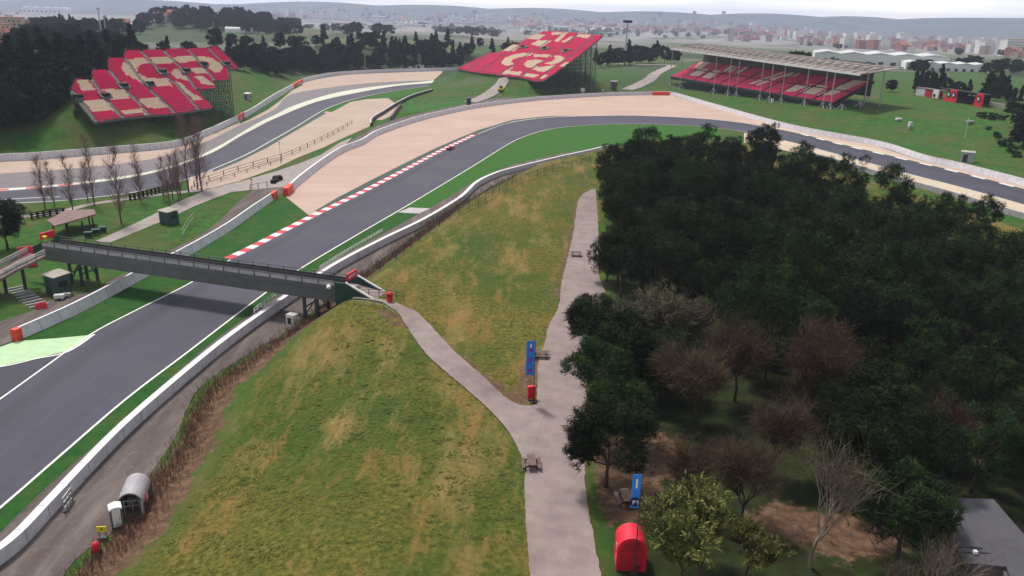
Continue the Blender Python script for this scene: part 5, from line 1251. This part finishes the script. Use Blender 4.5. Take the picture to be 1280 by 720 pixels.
t = shed(586, 131, 2.4, 2.0, 3.4, .2, 'narrow dark cabin behind the barrier beside the dirt track', 'darksteel', 'darksteel', 'marshal_cabin')
t = shed(1208, 202, 4.2, 3.0, 3.4, -.5, 'pale concrete hut at the foot of the red earth bank', 'concrete', 'paleroof', 'concrete_hut')
def white_box(px, py, w, d, h, label, mat='whitemetal', name='equipment_box'):
    g = G(px, py); t = loc_thing(name, label, 'box', g, .2); bx([((0, 0, h * .62), (w, d, h * .6))], 'body', M[mat], t, bev=.05); bx([((-w * .3, 0, h * .16), (.2, d * .7, h * .36)), ((w * .3, 0, h * .16), (.2, d * .7, h * .36))], 'leg', M['steel'], t); return t
white_box(728, 117.5, 2.2, 1.6, 4.0, 'white camera box on legs above the barrier, left of the brown hut'); white_box(753.5, 115.5, 1.4, 1.2, 2.2, 'small white box just left of the brown hut')
white_box(513, 87, 2.4, 2, 3.0, 'small white box left of the pale cabin by the tree belt'); white_box(1137, 161, 1.6, 1.4, 3.4, 'white box on legs in the grass below the red gateway'); white_box(1123, 151, 2.6, 2, 1.4, 'flat white box in the grass near the roofed stand'); white_box(1212, 155, 3, 2, 1.6, 'low grey box lying in the grass below the gateway', 'steel')
white_box(965, 130, 1.2, 1.2, 3.2, 'white post box behind the barrier at the far tip of the wood'); white_box(75, 374.5, 1.6, 1.0, 1.1, 'white sack-like box in front of the green kiosk'); white_box(84, 371.5, 1.3, .9, .9, 'grey crate beside the green kiosk', 'concrete')
for px, py, lab in [(33, 320, 'red folded board at the top of the left ramp'), (41, 333, 'red barrier block below the left end of the footbridge'), (52, 385, 'red barrier block at the foot of the timber steps')]:
    z0 = 5.4 if py == 320 else None; g = P(px, py, z0) if z0 else G(px, py); t = loc_thing('barrier_block', lab, 'barrier block', g, .5)
    w_, h_ = (2.4, 1.7) if py == 320 else (1.7, .85)
    b = MB(); b.hexa([Vector((x * w_ / 2, y * (.5 if k == 0 else .25), k * h_)) for k in (0, 1) for x, y in ((-1, -1), (1, -1), (1, 1), (-1, 1))]); b.build('body', M['red'], t); bx([((0, 0, h_ + .05), (w_ * .8, .3, .1))], 'cap', M['darkred'], t)
# timber steps
t = thing('timber_steps', 'timber steps climbing the grass bank left of the green kiosk', 'steps', G(50, 383)); a_, b_ = G(49, 383), G(17, 361)
for k in range(9):
    p = a_.lerp(b_, k / 8); p.z = hz(p.x, p.y) + .12; mb = MB(); dd = (b_ - a_); dd.z = 0; dd.normalize(); mt = Matrix((dd, Vector((-dd.y, dd.x, 0)), Vector((0, 0, 1)))).transposed(); mb.box(p, (.28, 3.2, .3), rot=mt); mb.build('step', M['concrete'], t)
# digger on the dirt track
g = G(626, 115); t = loc_thing('digger', 'small yellow digger on the dirt track below the middle stand', 'digger', g + Vector((0, 0, .3)), .6)
bx([((0, 0, 1.5), (2.6, 2.0, 1.2)), ((-1.2, 0, 1.6), (.9, 1.8, 1.2))], 'body', M['yellow'], t); bx([((.2, .2, 2.7), (1.5, 1.5, 1.3))], 'cab', M['glass'], t)
for y in (-.9, .9): bx([((0, y, .45), (3.2, .55, .8))], 'crawler_track', M['tyre'], t)
b = MB(); b.bar((1.2, -.4, 1.9), (3.2, -.4, 3.6), .4); b.bar((3.2, -.4, 3.6), (4.3, -.4, 1.6), .35); b.box((4.3, -.4, 1.2), (.7, .9, .8)); b.build('boom', M['yellow'], t)
# racing car
q0, q1 = P(470, 240), P(566, 188); rz = math.atan2(q1.y - q0.y, q1.x - q0.x); c = P(563, 186.5, .07)
t = loc_thing('racing_car', 'red open-wheel racing car running beside the striped kerb', 'racing car', c, rz)
b = MB()                                   # +x = nose
sec = [(-2.3, .18, .35, .75), (-1.5, .38, .2, .95), (-.5, .72, .12, .78), (.2, .68, .12, .68), (.9, .36, .15, .62), (1.9, .24, .2, .55), (2.7, .12, .22, .42)]
for a_, b2 in zip(sec, sec[1:]):
    b.hexa([Vector((s0[0], y * s0[1], s0[2 + k])) for k in (0, 1) for s0, y in ((a_, -1), (b2, -1), (b2, 1), (a_, 1))])
b.build('body', M['red'], t)
bx([((-.6, 0, 1.05), (1.0, .22, .35))], 'airbox', M['red'], t); bx([((.3, 0, .74), (.8, .5, .1))], 'cockpit', M['dark'], t)
b = MB(); b.tube([(.9, 0, .7), (.65, 0, .98)], [.05, .05], 6); b.tube([(-.1, -.35, .92), (.5, -.3, 1.0), (.65, 0, 1.0), (.5, .3, 1.0), (-.1, .35, .92)], [.05] * 5, 6); b.build('halo', M['darksteel'], t)
b = MB(); b.tube([(-.2, 0, .8), (-.1, 0, 1.02)], [.16, .14], 8); b.build('helmet', M['yellow'], t)
for x, y, w_ in ((1.75, .78, .34), (1.75, -.78, .34), (-1.75, .76, .42), (-1.75, -.76, .42)):
    b = MB(); b.tube([(x, y - w_ / 2, .35), (x, y + w_ / 2, .35)], [.35, .35], 16); wo = b.build('wheel', M['tyre'], t); b = MB(); b.tube([(x, y - w_ / 2 - .01, .35), (x, y + w_ / 2 + .01, .35)], [.18, .18], 10); b.build('rim', M['darksteel'], wo)
bx([((2.75, 0, .22), (.55, 1.95, .06)), ((2.7, .96, .32), (.6, .05, .26)), ((2.7, -.96, .32), (.6, .05, .26))], 'front_wing', M['red'], t)
bx([((-2.5, 0, .98), (.4, 1.0, .06)), ((-2.45, .5, .8), (.55, .04, .55)), ((-2.45, -.5, .8), (.55, .04, .55)), ((-2.4, 0, .6), (.1, .1, .8))], 'rear_wing', M['tyre'], t)
# floodlight mast
g = G(781, 81); ht = PY(783, 27, g.y).z - g.z
t = thing('floodlight_mast', 'tall floodlight mast with a dark lamp crown between the right stands', 'floodlight', g)
b = MB(); b.tube([g - Vector((0, 0, .5)), g + Vector((0, 0, ht))], [.85, .45], 10); b.build('shaft', M['steel'], t)
b = MB(); b.tube([g + Vector((0, 0, ht - .5)), g + Vector((0, 0, ht + .1))], [2.2, 2.2], 12); b.build('headframe', M['darksteel'], t)
for k in range(8):
    a_ = k * math.pi / 4; b = MB(); b.box(g + Vector((math.cos(a_) * 3.0, math.sin(a_) * 3.0, ht + .1)), (1.6, 1.8, 2.0), a_); b.build('lamp', M['dark'], t)
for px, py, top, Y, lab in [(128, 52, 12, 900, 'tall pale mast by the wooded knoll at upper left'), (134, 52, 22, 905, 'shorter pale mast right beside the taller one at upper left')]:
    p = PY(px, py, Y); p.z = hz(p.x, p.y); tp = PY(px, top, Y).z
    t = thing('lighting_mast', lab, 'mast', p); b = MB(); b.tube([p, (p.x, p.y, tp)], [.9, .5], 8); b.build('shaft', M['steel'], t); b = MB(); b.box((p.x, p.y, tp + .8), (3, 1.5, 1.6)); b.build('head', M['steel'], t)
# gateway row at right
g0, g1 = G(1142, 119), G(1228, 134); zr = hz(g0.x, g0.y); ax = (g1 - g0); ax.z = 0; Lg = ax.length; ax.normalize(); ay = Vector((-ax.y, ax.x, 0))
t = thing('entrance_gateway', 'long dark roofed gateway with red tapering pylons at right', 'gateway', g0)
def gp(u, v, z): return g0 + ax * u + ay * v + Z * z
def gs(u0, u1, v0, v1, z0, z1): return [gp(u0, v0, z0), gp(u1, v0, z0), gp(u1, v1, z0), gp(u0, v1, z0), gp(u0, v0, z1), gp(u1, v0, z1), gp(u1, v1, z1), gp(u0, v1, z1)]
b = MB(); b.hexa(gs(Lg * .38, Lg * 1.0, 0, 5, 6.0, 6.5)); b.build('roof', M['dark'], t)
b = MB(); b.hexa(gs(Lg * .40, Lg * .97, 4.6, 5, -1, 6)); b.build('rear_wall', M['dark'], t)
for u0, u1, lean in ((.50, .66, .05), (.90, 1.0, .015)):
    b = MB(); b.hexa([gp(Lg * (u0 - lean * .5), -1.0, -.6), gp(Lg * u1, -1.0, -.6), gp(Lg * u1, .0, -.6), gp(Lg * (u0 - lean * .5), 0, -.6), gp(Lg * (u0 + lean), -.6, 6.6), gp(Lg * (u1 - lean * .3), -.6, 6.6), gp(Lg * (u1 - lean * .3), 0, 6.6), gp(Lg * (u0 + lean), 0, 6.6)]); py_ = b.build('pylon', M['red'], t)
    b = MB(); wq = 2 if u1 - u0 > .12 else 1
    for k in range(wq):
        c_ = gp(Lg * (u0 + (u1 - u0) * (.30 + .42 * k if wq == 2 else .52)), -1.06, 3.9); oo = [c_ + ax * math.cos(6.283 * j / 16) * 1.5 + Z * math.sin(6.283 * j / 16) * 1.7 for j in range(16)]; b.prism(oo, ay * -.04, ay * .2, 0); oo = [c_ + ax * math.cos(6.283 * j / 12) * .7 + Z * math.sin(6.283 * j / 12) * .9 for j in range(12)]; b.prism(oo, ay * -.10, ay * .1, 1)
    b.build('emblem', [M['dark'], M['whitemetal']], py_)
b = MB()
for u in (.70, .76, .82, .86): b.hexa(gs(Lg * u, Lg * (u + .03), 3.9, 4.5, 4.2, 5.0))
b.build('lamp_panel', M['whitemetal'], t)
b = MB(); b.hexa(gs(Lg * .30, Lg * .385, -.4, .2, .5, 5.0)); wp = b.build('white_panel', M['whitemetal'], t); b = MB(); b.hexa(gs(Lg * .31, Lg * .345, -.47, -.41, 1.0, 2.8)); b.build('mark', M['dark'], wp)
t = thing('container_row', 'low row of pale and dark red cabins between roofed stand and gateway', 'cabins', gp(-2, 2, 0))
b = MB(); b.hexa(gs(-Lg * .02, Lg * .12, 2, 6, -1, 4.4)); b.build('grey_cabin', M['greyshed'], t); b = MB(); b.hexa(gs(Lg * .125, Lg * .30, 2, 6, -1, 3.8)); b.build('red_cabin', M['darkred'], t); b = MB(); b.hexa(gs(-Lg * .03, Lg * .31, 1.8, 6.2, 4.42, 4.7)); b.build('roof', M['brownroof'], t)
for u in (.03, .07, .09): b = MB(); b.hexa(gs(Lg * u, Lg * (u + .014), 1.9, 1.99, .6, 3.6)); b.build('door', M['whitemetal'], t)
g0 = G(1232, 133); t = thing('low_wall', 'low pale wall right of the red gateway', 'wall', g0); b = MB(); b.wall([G(1228, 132), G(1255, 136)], 2.2, .6); b.build('panel', M['paleroof'], t); b = MB(); b.wall([G(1228, 132, 2.21), G(1255, 136, 2.21)], .15, .7, 1, 0, 0); b.build('coping', M['concrete'], t)
# flat roofed building bottom right
zr = 9.2
q = PL([(1159.5, 624), (1241, 627.5), (1310, 708), (1340, 760), (1290, 800), (1257, 712), (1206, 707.5)], zr)
t = thing('flat_roof_building', 'low building with a grey flat roof among the dark trees at bottom right', 'building', (q[0].x, q[0].y, 5.5))
M['flatroof'] = plain('flat_roof', lin(.085, .08, .095), .2, .7, .7, big=.25)
b = MB(); b.v += [tuple(p) for p in q] + [tuple(p + Z * .3) for p in q]; nq = len(q)
for tr in tessellate_polygon([q]):
    tr = tuple(tr); n_ = (q[tr[1]] - q[tr[0]]).cross(q[tr[2]] - q[tr[0]]).z; tr = tr if n_ > 0 else tr[::-1]
    b.f.append(tuple(nq + i for i in tr)); b.m.append(0); b.f.append(tr[::-1]); b.m.append(0)
for i in range(nq): b.f.append((i, (i + 1) % nq, nq + (i + 1) % nq, nq + i)); b.m.append(0)
rf = b.build('roof', M['flatroof'], t)
cx = sum((p for p in q), Vector()) / nq; qi = [cx + (p - cx) * .84 for p in q]; b = MB()
for i in range(nq): b.wall([qi[i] - Z * (zr - 5.2), qi[(i + 1) % nq] - Z * (zr - 5.2)], zr - 5.25, .2, 1, 0, 0)
b.build('wall', M['deck'], t)
b = MB(); p, r2 = P(1197, 683, zr + .34), P(1228, 685, zr + .34); b.bar(p, r2, .10, .08); p, r2 = P(1200, 690, zr + .34), P(1236, 691, zr + .34); b.bar(p, r2, .10, .08); b.build('roof_pipe', M['darksteel'], rf)
b = MB(); b.box(P(1219, 690, zr + .5), (.3, .3, .25)); b.build('vent', M['whitemetal'], rf)
# tyres / debris
for px, py, s in [(342, 229, 1.0), (346, 227, .8), (349, 225, 1.2), (344, 224, .9)]:
    g = P(px, py); b = MB(); b.tube([g + Z * k for k in (0, .4 * s, .8 * s, 1.2 * s)], [.9 * s, .95 * s, .9 * s, .5 * s], 9); o = b.build('tyre_stack', M['tyre'], None, True, loc=g); tag(o, 'black stack of tyres on the paved ground at the gap in the white barrier', 'tyre stack', 'tyre stacks at the barrier gap')
r5 = random.Random(3)
for k in range(46):
    px, py = [(r5.uniform(750, 830), r5.uniform(545, 640)), (r5.uniform(1000, 1100), r5.uniform(655, 690))][k % 5 == 4]
    p = G(px, py); a_ = r5.uniform(0, 6.28); L = r5.uniform(.5, 1.8); b = MB(); p.z += .06; m_ = p + Vector((math.cos(a_) * L * .5, math.sin(a_) * L * .5, .10)); e = p + Vector((math.cos(a_ + .2) * L, math.sin(a_ + .2) * L, .02)); b.tube([p, m_, e], [.05, .04, .02], 5); o = b.build('fallen_branch', M['bark'], None, loc=p); tag(o, 'fallen branch lying on the bare brown soil under the trees', 'branch', 'fallen branches on the soil')
# ================================================================== TOWN AND INDUSTRY, far off
def house_mesh(w, d, h, roofk, wall, rf):
    b = MB(); b.box((0, 0, h / 2 - 3), (w, d, h + 6))
    if roofk == 'gable':
        for s_ in (1,):
            b.prism([Vector((-w / 2 - .4, -d / 2 - .4, h)), Vector((-w / 2 - .4, d / 2 + .4, h)), Vector((-w / 2 - .4, 0, h + d * .28))], (0, 0, .02), (w + .8, 0, .02), 1)
    else:
        b.box((0, 0, h + .3), (w + .5, d + .5, .6), mi=1)
    n = max(2, int(w / 3.5)); fl = max(1, int(h / 3.2))
    for k in range(fl):
        for j in range(n):
            x = -w / 2 + w * (j + .5) / n; z = 1.7 + 3.0 * k
            if z < h - .8: b.box((x, -d / 2 - .02, z), (1.3, .1, 1.4), mi=2); b.box((x, d / 2 + .02, z), (1.3, .1, 1.4), mi=2)
    return b.mesh('house', [M[wall], M[rf], M['window']])
HM = [house_mesh(11, 9, 7, 'gable', 'housewall', 'terracotta'), house_mesh(14, 10, 10, 'gable', 'brickwall', 'terracotta'), house_mesh(18, 12, 16, 'flat', 'housewall', 'terracotta'), house_mesh(16, 11, 13, 'flat', 'brickwall', 'brickwall'), house_mesh(13, 10, 8, 'gable', 'whitewall', 'terracotta'), house_mesh(22, 13, 20, 'flat', 'whitewall', 'paleroof')]
def shed_mesh(w, d, h, wall, rf):
    b = MB(); b.box((0, 0, h / 2 - 3), (w, d, h + 6)); k = max(2, int(w / 22))
    for j in range(k):
        x0 = -w / 2 + w * j / k; x1 = x0 + w / k - .3; b.prism([Vector((x0, -d / 2 - .3, h + .02)), Vector((x1, -d / 2 - .3, h + .02)), Vector(((x0 + x1) / 2, -d / 2 - .3, h + 2.2))], (0, 0, 0), (0, d + .6, 0), 1)
    for j in range(max(2, int(w / 12))): b.box((-w / 2 + 6 + 12 * j, -d / 2 - .03, 2.6), (5, .1, 4.6), mi=2)
    return b.mesh('warehouse', [M[wall], M[rf], M['window']])
SM = [shed_mesh(70, 40, 10, 'whitewall', 'greyshed'), shed_mesh(110, 45, 11, 'greyshed', 'whitewall'), shed_mesh(90, 40, 12, 'housewall', 'greyshed'), shed_mesh(60, 35, 9, 'whitewall', 'paleroof')]
SMAG = shed_mesh(100, 30, 16, 'magenta', 'magenta'); SBIG = shed_mesh(130, 60, 12, 'whitewall', 'greyshed')
rt = random.Random(21); placed = []
def put(mesh, name, cat, p, rz, sc, label, group=None):
    o = bpy.data.objects.new(name, mesh); COL.objects.link(o); o.location = (p[0], p[1], hz(p[0], p[1])); o.rotation_euler = (0, 0, rz); o.scale = (sc, sc, sc); return tag(o, label, cat, group)
def far_ground(px, py, zg=-55):
    z = zg
    for _ in range(16):
        p = P(px, py, min(z, 40)); z = .6 * z + .4 * hz(p.x, p.y)
    return p
def zone(poly, n, meshes, name, cat, label, group, s0, s1, ang=(0, 3.14), zg=-55, gap=26):
    xs_ = [q[0] for q in poly]; ys_ = [q[1] for q in poly]; c = 0; t_ = 0
    while c < n and t_ < n * 30:
        t_ += 1; px, py = rt.uniform(min(xs_), max(xs_)), rt.uniform(min(ys_), max(ys_))
        if not pip(poly, px, py): continue
        p = far_ground(px, py, zg)
        if any((p.x - a) ** 2 + (p.y - b_) ** 2 < gap * gap for a, b_ in placed): continue
        placed.append((p.x, p.y)); put(rt.choice(meshes), name, cat, p, rt.uniform(*ang), rt.uniform(s0, s1), label, group); c += 1
zone([(-40, 14), (30, 18), (36, 40), (28, 62), (-40, 64)], 80, HM[:4], 'brick_house', 'house', 'brick and terracotta house in the town at the far left', 'houses of the left town', .75, 1.1, (.2, .5), -30, 15)
zone([(985, 36), (1060, 44), (1180, 50), (1290, 58), (1300, 76), (1180, 66), (1060, 62), (985, 52)], 250, HM + [HM[1], HM[3], HM[0]], 'house', 'house', 'hazy brick house in the town beyond the roofed stand', 'houses of the right town', 1.1, 1.9, (.1, .6), -55, 17)
zone([(900, 42), (985, 40), (985, 52), (900, 52)], 26, HM, 'house', 'house', 'hazy house left of the right town, above the roofed stand', 'houses above the canopy', 1.5, 2.4)
zone([(20, 2), (340, 8), (480, 16), (620, 22), (700, 26), (900, 30), (960, 26), (820, 18), (600, 12), (300, 0)], 150, SM, 'warehouse', 'warehouse', 'pale warehouse lost in the haze of the plain', 'warehouses of the hazy plain', 1.0, 1.9, (-.2, .3), -55, 110)
zone([(380, 18), (640, 22), (780, 34), (820, 44), (640, 40), (560, 36), (420, 32)], 90, SM, 'warehouse', 'warehouse', 'pale warehouse in the industrial belt behind the middle stand', 'warehouses of the industrial belt', .8, 1.3, (-.2, .3), -55, 55)
zone([(340, 14), (640, 18), (960, 30), (960, 34), (640, 30), (340, 24)], 170, HM[2:], 'apartment_block', 'apartment block', 'pale apartment block far off in the haze between the warehouses', 'hazy apartment blocks', 1.6, 3.0)
p = far_ground(57, 15); put(SBIG, 'warehouse', 'warehouse', p, .15, 2.2, 'very large white warehouse at the far upper left')
for px, py, sc, lab in [(880, 38, 1.0, 'magenta warehouse strip above the roofed stand, the left one'), (936, 50, .9, 'magenta warehouse above the roofed stand, nearer and right of the other'), (938, 45, .6, 'small magenta warehouse between the two larger ones')]:
    p = far_ground(px, py); put(SMAG, 'warehouse', 'warehouse', p, -.15, sc, lab)
for px, py, sc, lab in [(1095, 82, .95, 'broad pale grey warehouse roof directly behind the roofed stand'), (1180, 88, .55, 'low pale warehouse behind the trees at right'), (905, 47, .55, 'long white warehouse left of the magenta one')]:
    p = far_ground(px, py, -20); put(SBIG, 'warehouse', 'warehouse', p, -.3, sc, lab)
zone([(640, 26), (800, 32), (990, 36), (985, 46), (820, 42), (640, 36)], 210, [HM[0], HM[1], HM[3], HM[4]], 'terrace_house', 'house', 'hazy terracotta house on the plain above the middle stand and the canopy', 'houses of the hazy plain', 1.4, 2.3, (.1, .6), -55, 20)
# villas on the hill, farm greenhouse
for px, py, Y, k, lab in [(152, 32, 1000, 1, 'brick villa at the foot of the wooded knoll'), (205, 23, 1290, 4, 'rosy villa on the left of the wooded hill'), (218, 20, 1290, 1, 'larger rosy villa on top of the wooded hill'), (228, 22, 1285, 4, 'right hand villa on the wooded hill'), (140, 34, 990, 0, 'small villa left of the brick one below the knoll')]:
    q = PY(px, py, Y); put(HM[k], 'villa', 'villa', q, .3, 1.3, lab)
M['polytunnel'] = M['whitewall']
for px, py, L, lab in [(182, 28, 40, 'white domed hall beside the wooded hill'), (340, 39, 60, 'long white polytunnel at the edge of the green fields'), (300, 41, 40, 'shorter white polytunnel left of the long one')]:
    p = far_ground(px, py, -10); t = loc_thing('polytunnel', lab, 'polytunnel', p, .1); o = arch(12, 2, 10); b = MB(); b.prism([Vector((0, q.x, q.z)) for q in o], (-L / 2, 0, 0), (L / 2, 0, 0)); b.build('skin', M['whitewall'], t); b = MB(); b.box((-L / 2 - .05, 0, 1.6), (.1, 3, 3.2)); b.build('door', M['window'], t)
# woods of the plain: individual dark trees
for (poly, n, lab, grp, s0, s1) in [
    ([(1140, 78), (1290, 84), (1290, 96), (1140, 92)], 34, 'blue hazy tree in the belt below the right town', 'trees below the right town', .6, 1.1),
    ([(500, 30), (600, 36), (640, 48), (560, 46)], 26, 'blue hazy tree in the belt beyond the green fields', 'trees beyond the green fields', 1.2, 2.0),
    ([(780, 34), (1000, 44), (1000, 50), (780, 44)], 24, 'blue hazy tree among the warehouses above the canopy', 'trees above the canopy', 1.2, 2.2),
    ([(1000, 48), (1290, 62), (1290, 78), (1000, 60)], 34, 'hazy dark tree among the houses of the right town', 'trees in the right town', .8, 1.4),
    ([(380, 14), (700, 22), (980, 32), (980, 36), (700, 27), (380, 19)], 70, 'blue grey tree belt member far out on the hazy plain', 'tree belts of the far plain', 2.2, 3.6),
    ([(540, 34), (840, 42), (900, 50), (800, 48), (560, 42)], 50, 'blue grey tree in the belts behind the middle stand', 'tree belts behind the middle stand', 1.4, 2.4),
    ([(20, 50), (140, 56), (160, 66), (20, 70)], 20, 'dark tree in the fields below the wooded knoll', 'trees below the knoll', .9, 1.5),
    ([(340, 30), (500, 36), (500, 46), (340, 50)], 34, 'hazy dark tree where the green fields meet the plain', 'trees at the far field edge', 1.2, 2.0)]:
    xs_ = [q[0] for q in poly]; ys_ = [q[1] for q in poly]; c = 0
    while c < n:
        px, py = rt.uniform(min(xs_), max(xs_)), rt.uniform(min(ys_), max(ys_))
        if not pip(poly, px, py): continue
        p = far_ground(px, py, -40); s = rt.uniform(s0, s1); copy_tree(FAR[rt.choice([1, 3])], (p.x, p.y, hz(p.x, p.y)), rt.uniform(0, 6), (s * 1.3, s * 1.3, s), lab, grp); c += 1
# ================================================================== prototypes off
def drop(o):
    for c in list(o.children): drop(c)
    bpy.data.objects.remove(o)
for k, o in PROTO.items(): drop(o)
for o in FAR: drop(o)
for o in list(S.objects):
    if '_local' in o: del o['_local']
# ================================================================== AIR, SKY, SUN, CAMERA
ztop = max(float(ZZ.max()) + 6, 75); zbot = float(ZZ.min()) - 1; print('HAZE', ztop, zbot)
b = MB(); b.box((0, 4690, (ztop + zbot) / 2), (16100, 9720, ztop - zbot)); hzo = b.build('haze', [], None); structure(hzo, 'stuff')
hm = bpy.data.materials.new('haze'); hm.use_nodes = True; nt = hm.node_tree
for n in list(nt.nodes):
    if n.type != 'OUTPUT_MATERIAL': nt.nodes.remove(n)
pv = nt.nodes.new('ShaderNodeVolumePrincipled'); pv.inputs['Color'].default_value = (.70, .77, 1.0, 1); pv.inputs['Density'].default_value = HAZE; pv.inputs['Anisotropy'].default_value = 0.2
nt.links.new(pv.outputs[0], [n for n in nt.nodes if n.type == 'OUTPUT_MATERIAL'][0].inputs['Volume'])
hzo.data.materials.append(hm); hzo.display_type = 'BOUNDS'
W = bpy.data.worlds.new('World'); S.world = W; W.use_nodes = True; wt = W.node_tree
sky = wt.nodes.new('ShaderNodeTexSky'); sky.sky_type = 'NISHITA'; sky.sun_disc = False; sky.sun_elevation = R(60); sky.sun_rotation = R(SUNROT); sky.air_density = 1.0; sky.dust_density = 3.0; sky.ozone_density = 1.0; sky.altitude = 200
bg = wt.nodes['Background']; bg.inputs['Strength'].default_value = SKY
hs = wt.nodes.new('ShaderNodeHueSaturation'); hs.inputs['Saturation'].default_value = .35
wt.links.new(sky.outputs[0], hs.inputs['Color'])
tc = wt.nodes.new('ShaderNodeTexCoord'); sx = wt.nodes.new('ShaderNodeSeparateXYZ'); wt.links.new(tc.outputs['Generated'], sx.inputs[0])
rp_ = wt.nodes.new('ShaderNodeValToRGB'); e = rp_.color_ramp.elements; e[0].position = 0.0; e[0].color = (1, 1, 1, 1); e[1].position = .22; e[1].color = (0, 0, 0, 1); wt.links.new(sx.outputs[2], rp_.inputs[0])
cn = wt.nodes.new('ShaderNodeTexNoise'); cn.inputs['Scale'].default_value = 5; cn.inputs['Detail'].default_value = 6; mp_ = wt.nodes.new('ShaderNodeMapping'); mp_.inputs['Scale'].default_value = (1, 1, 9); wt.links.new(tc.outputs['Generated'], mp_.inputs[0]); wt.links.new(mp_.outputs[0], cn.inputs['Vector'])
cr_ = wt.nodes.new('ShaderNodeValToRGB'); e = cr_.color_ramp.elements; e[0].position = .35; e[0].color = (5.8, 6.2, 6.9, 1); e[1].position = .65; e[1].color = (9.0, 8.5, 7.7, 1); wt.links.new(cn.outputs['Fac'], cr_.inputs[0])
mx = wt.nodes.new('ShaderNodeMix'); mx.data_type = 'RGBA'; wt.links.new(rp_.outputs[0], mx.inputs[0]); wt.links.new(hs.outputs[0], mx.inputs[6]); wt.links.new(cr_.outputs[0], mx.inputs[7]); wt.links.new(mx.outputs[2], bg.inputs['Color'])
sl = bpy.data.lights.new('sun', 'SUN'); sl.energy = SUN; sl.angle = R(8); sl.color = (1, .95, .88); so = bpy.data.objects.new('sun', sl); COL.objects.link(so)
az = R(SUNROT); el = R(60)              # direction towards the sun
d = Vector((math.sin(az) * math.cos(el), math.cos(az) * math.cos(el), math.sin(el))); so.rotation_euler = d.to_track_quat('Z', 'Y').to_euler()
so.location = (0, 0, 120)
cam = bpy.data.cameras.new('camera'); cam.sensor_width = 36; cam.lens = 36 * F / 1280; cam.clip_start = .5; cam.clip_end = 20000
co = bpy.data.objects.new('camera', cam); COL.objects.link(co); S.camera = co
right = Vector((_c, _s * math.sin(PITCH), _s * math.cos(PITCH))); up = Vector((-_s, _c * math.sin(PITCH), _c * math.cos(PITCH))); fw = Vector((0, math.cos(PITCH), -math.sin(PITCH)))
mt = Matrix((right, up, -fw)).transposed().to_4x4(); mt.translation = (0, 0, H); co.matrix_world = mt
S.view_settings.view_transform = 'Standard'; S.view_settings.look = 'None'; S.view_settings.exposure = EXPO; S.view_settings.gamma = 1
S.cycles.use_denoising = True; S.cycles.max_bounces = 5; S.cycles.diffuse_bounces = 2; S.cycles.glossy_bounces = 2; S.cycles.transmission_bounces = 2; S.cycles.volume_bounces = 1; S.cycles.transparent_max_bounces = 4
S.cycles.use_adaptive_sampling = True
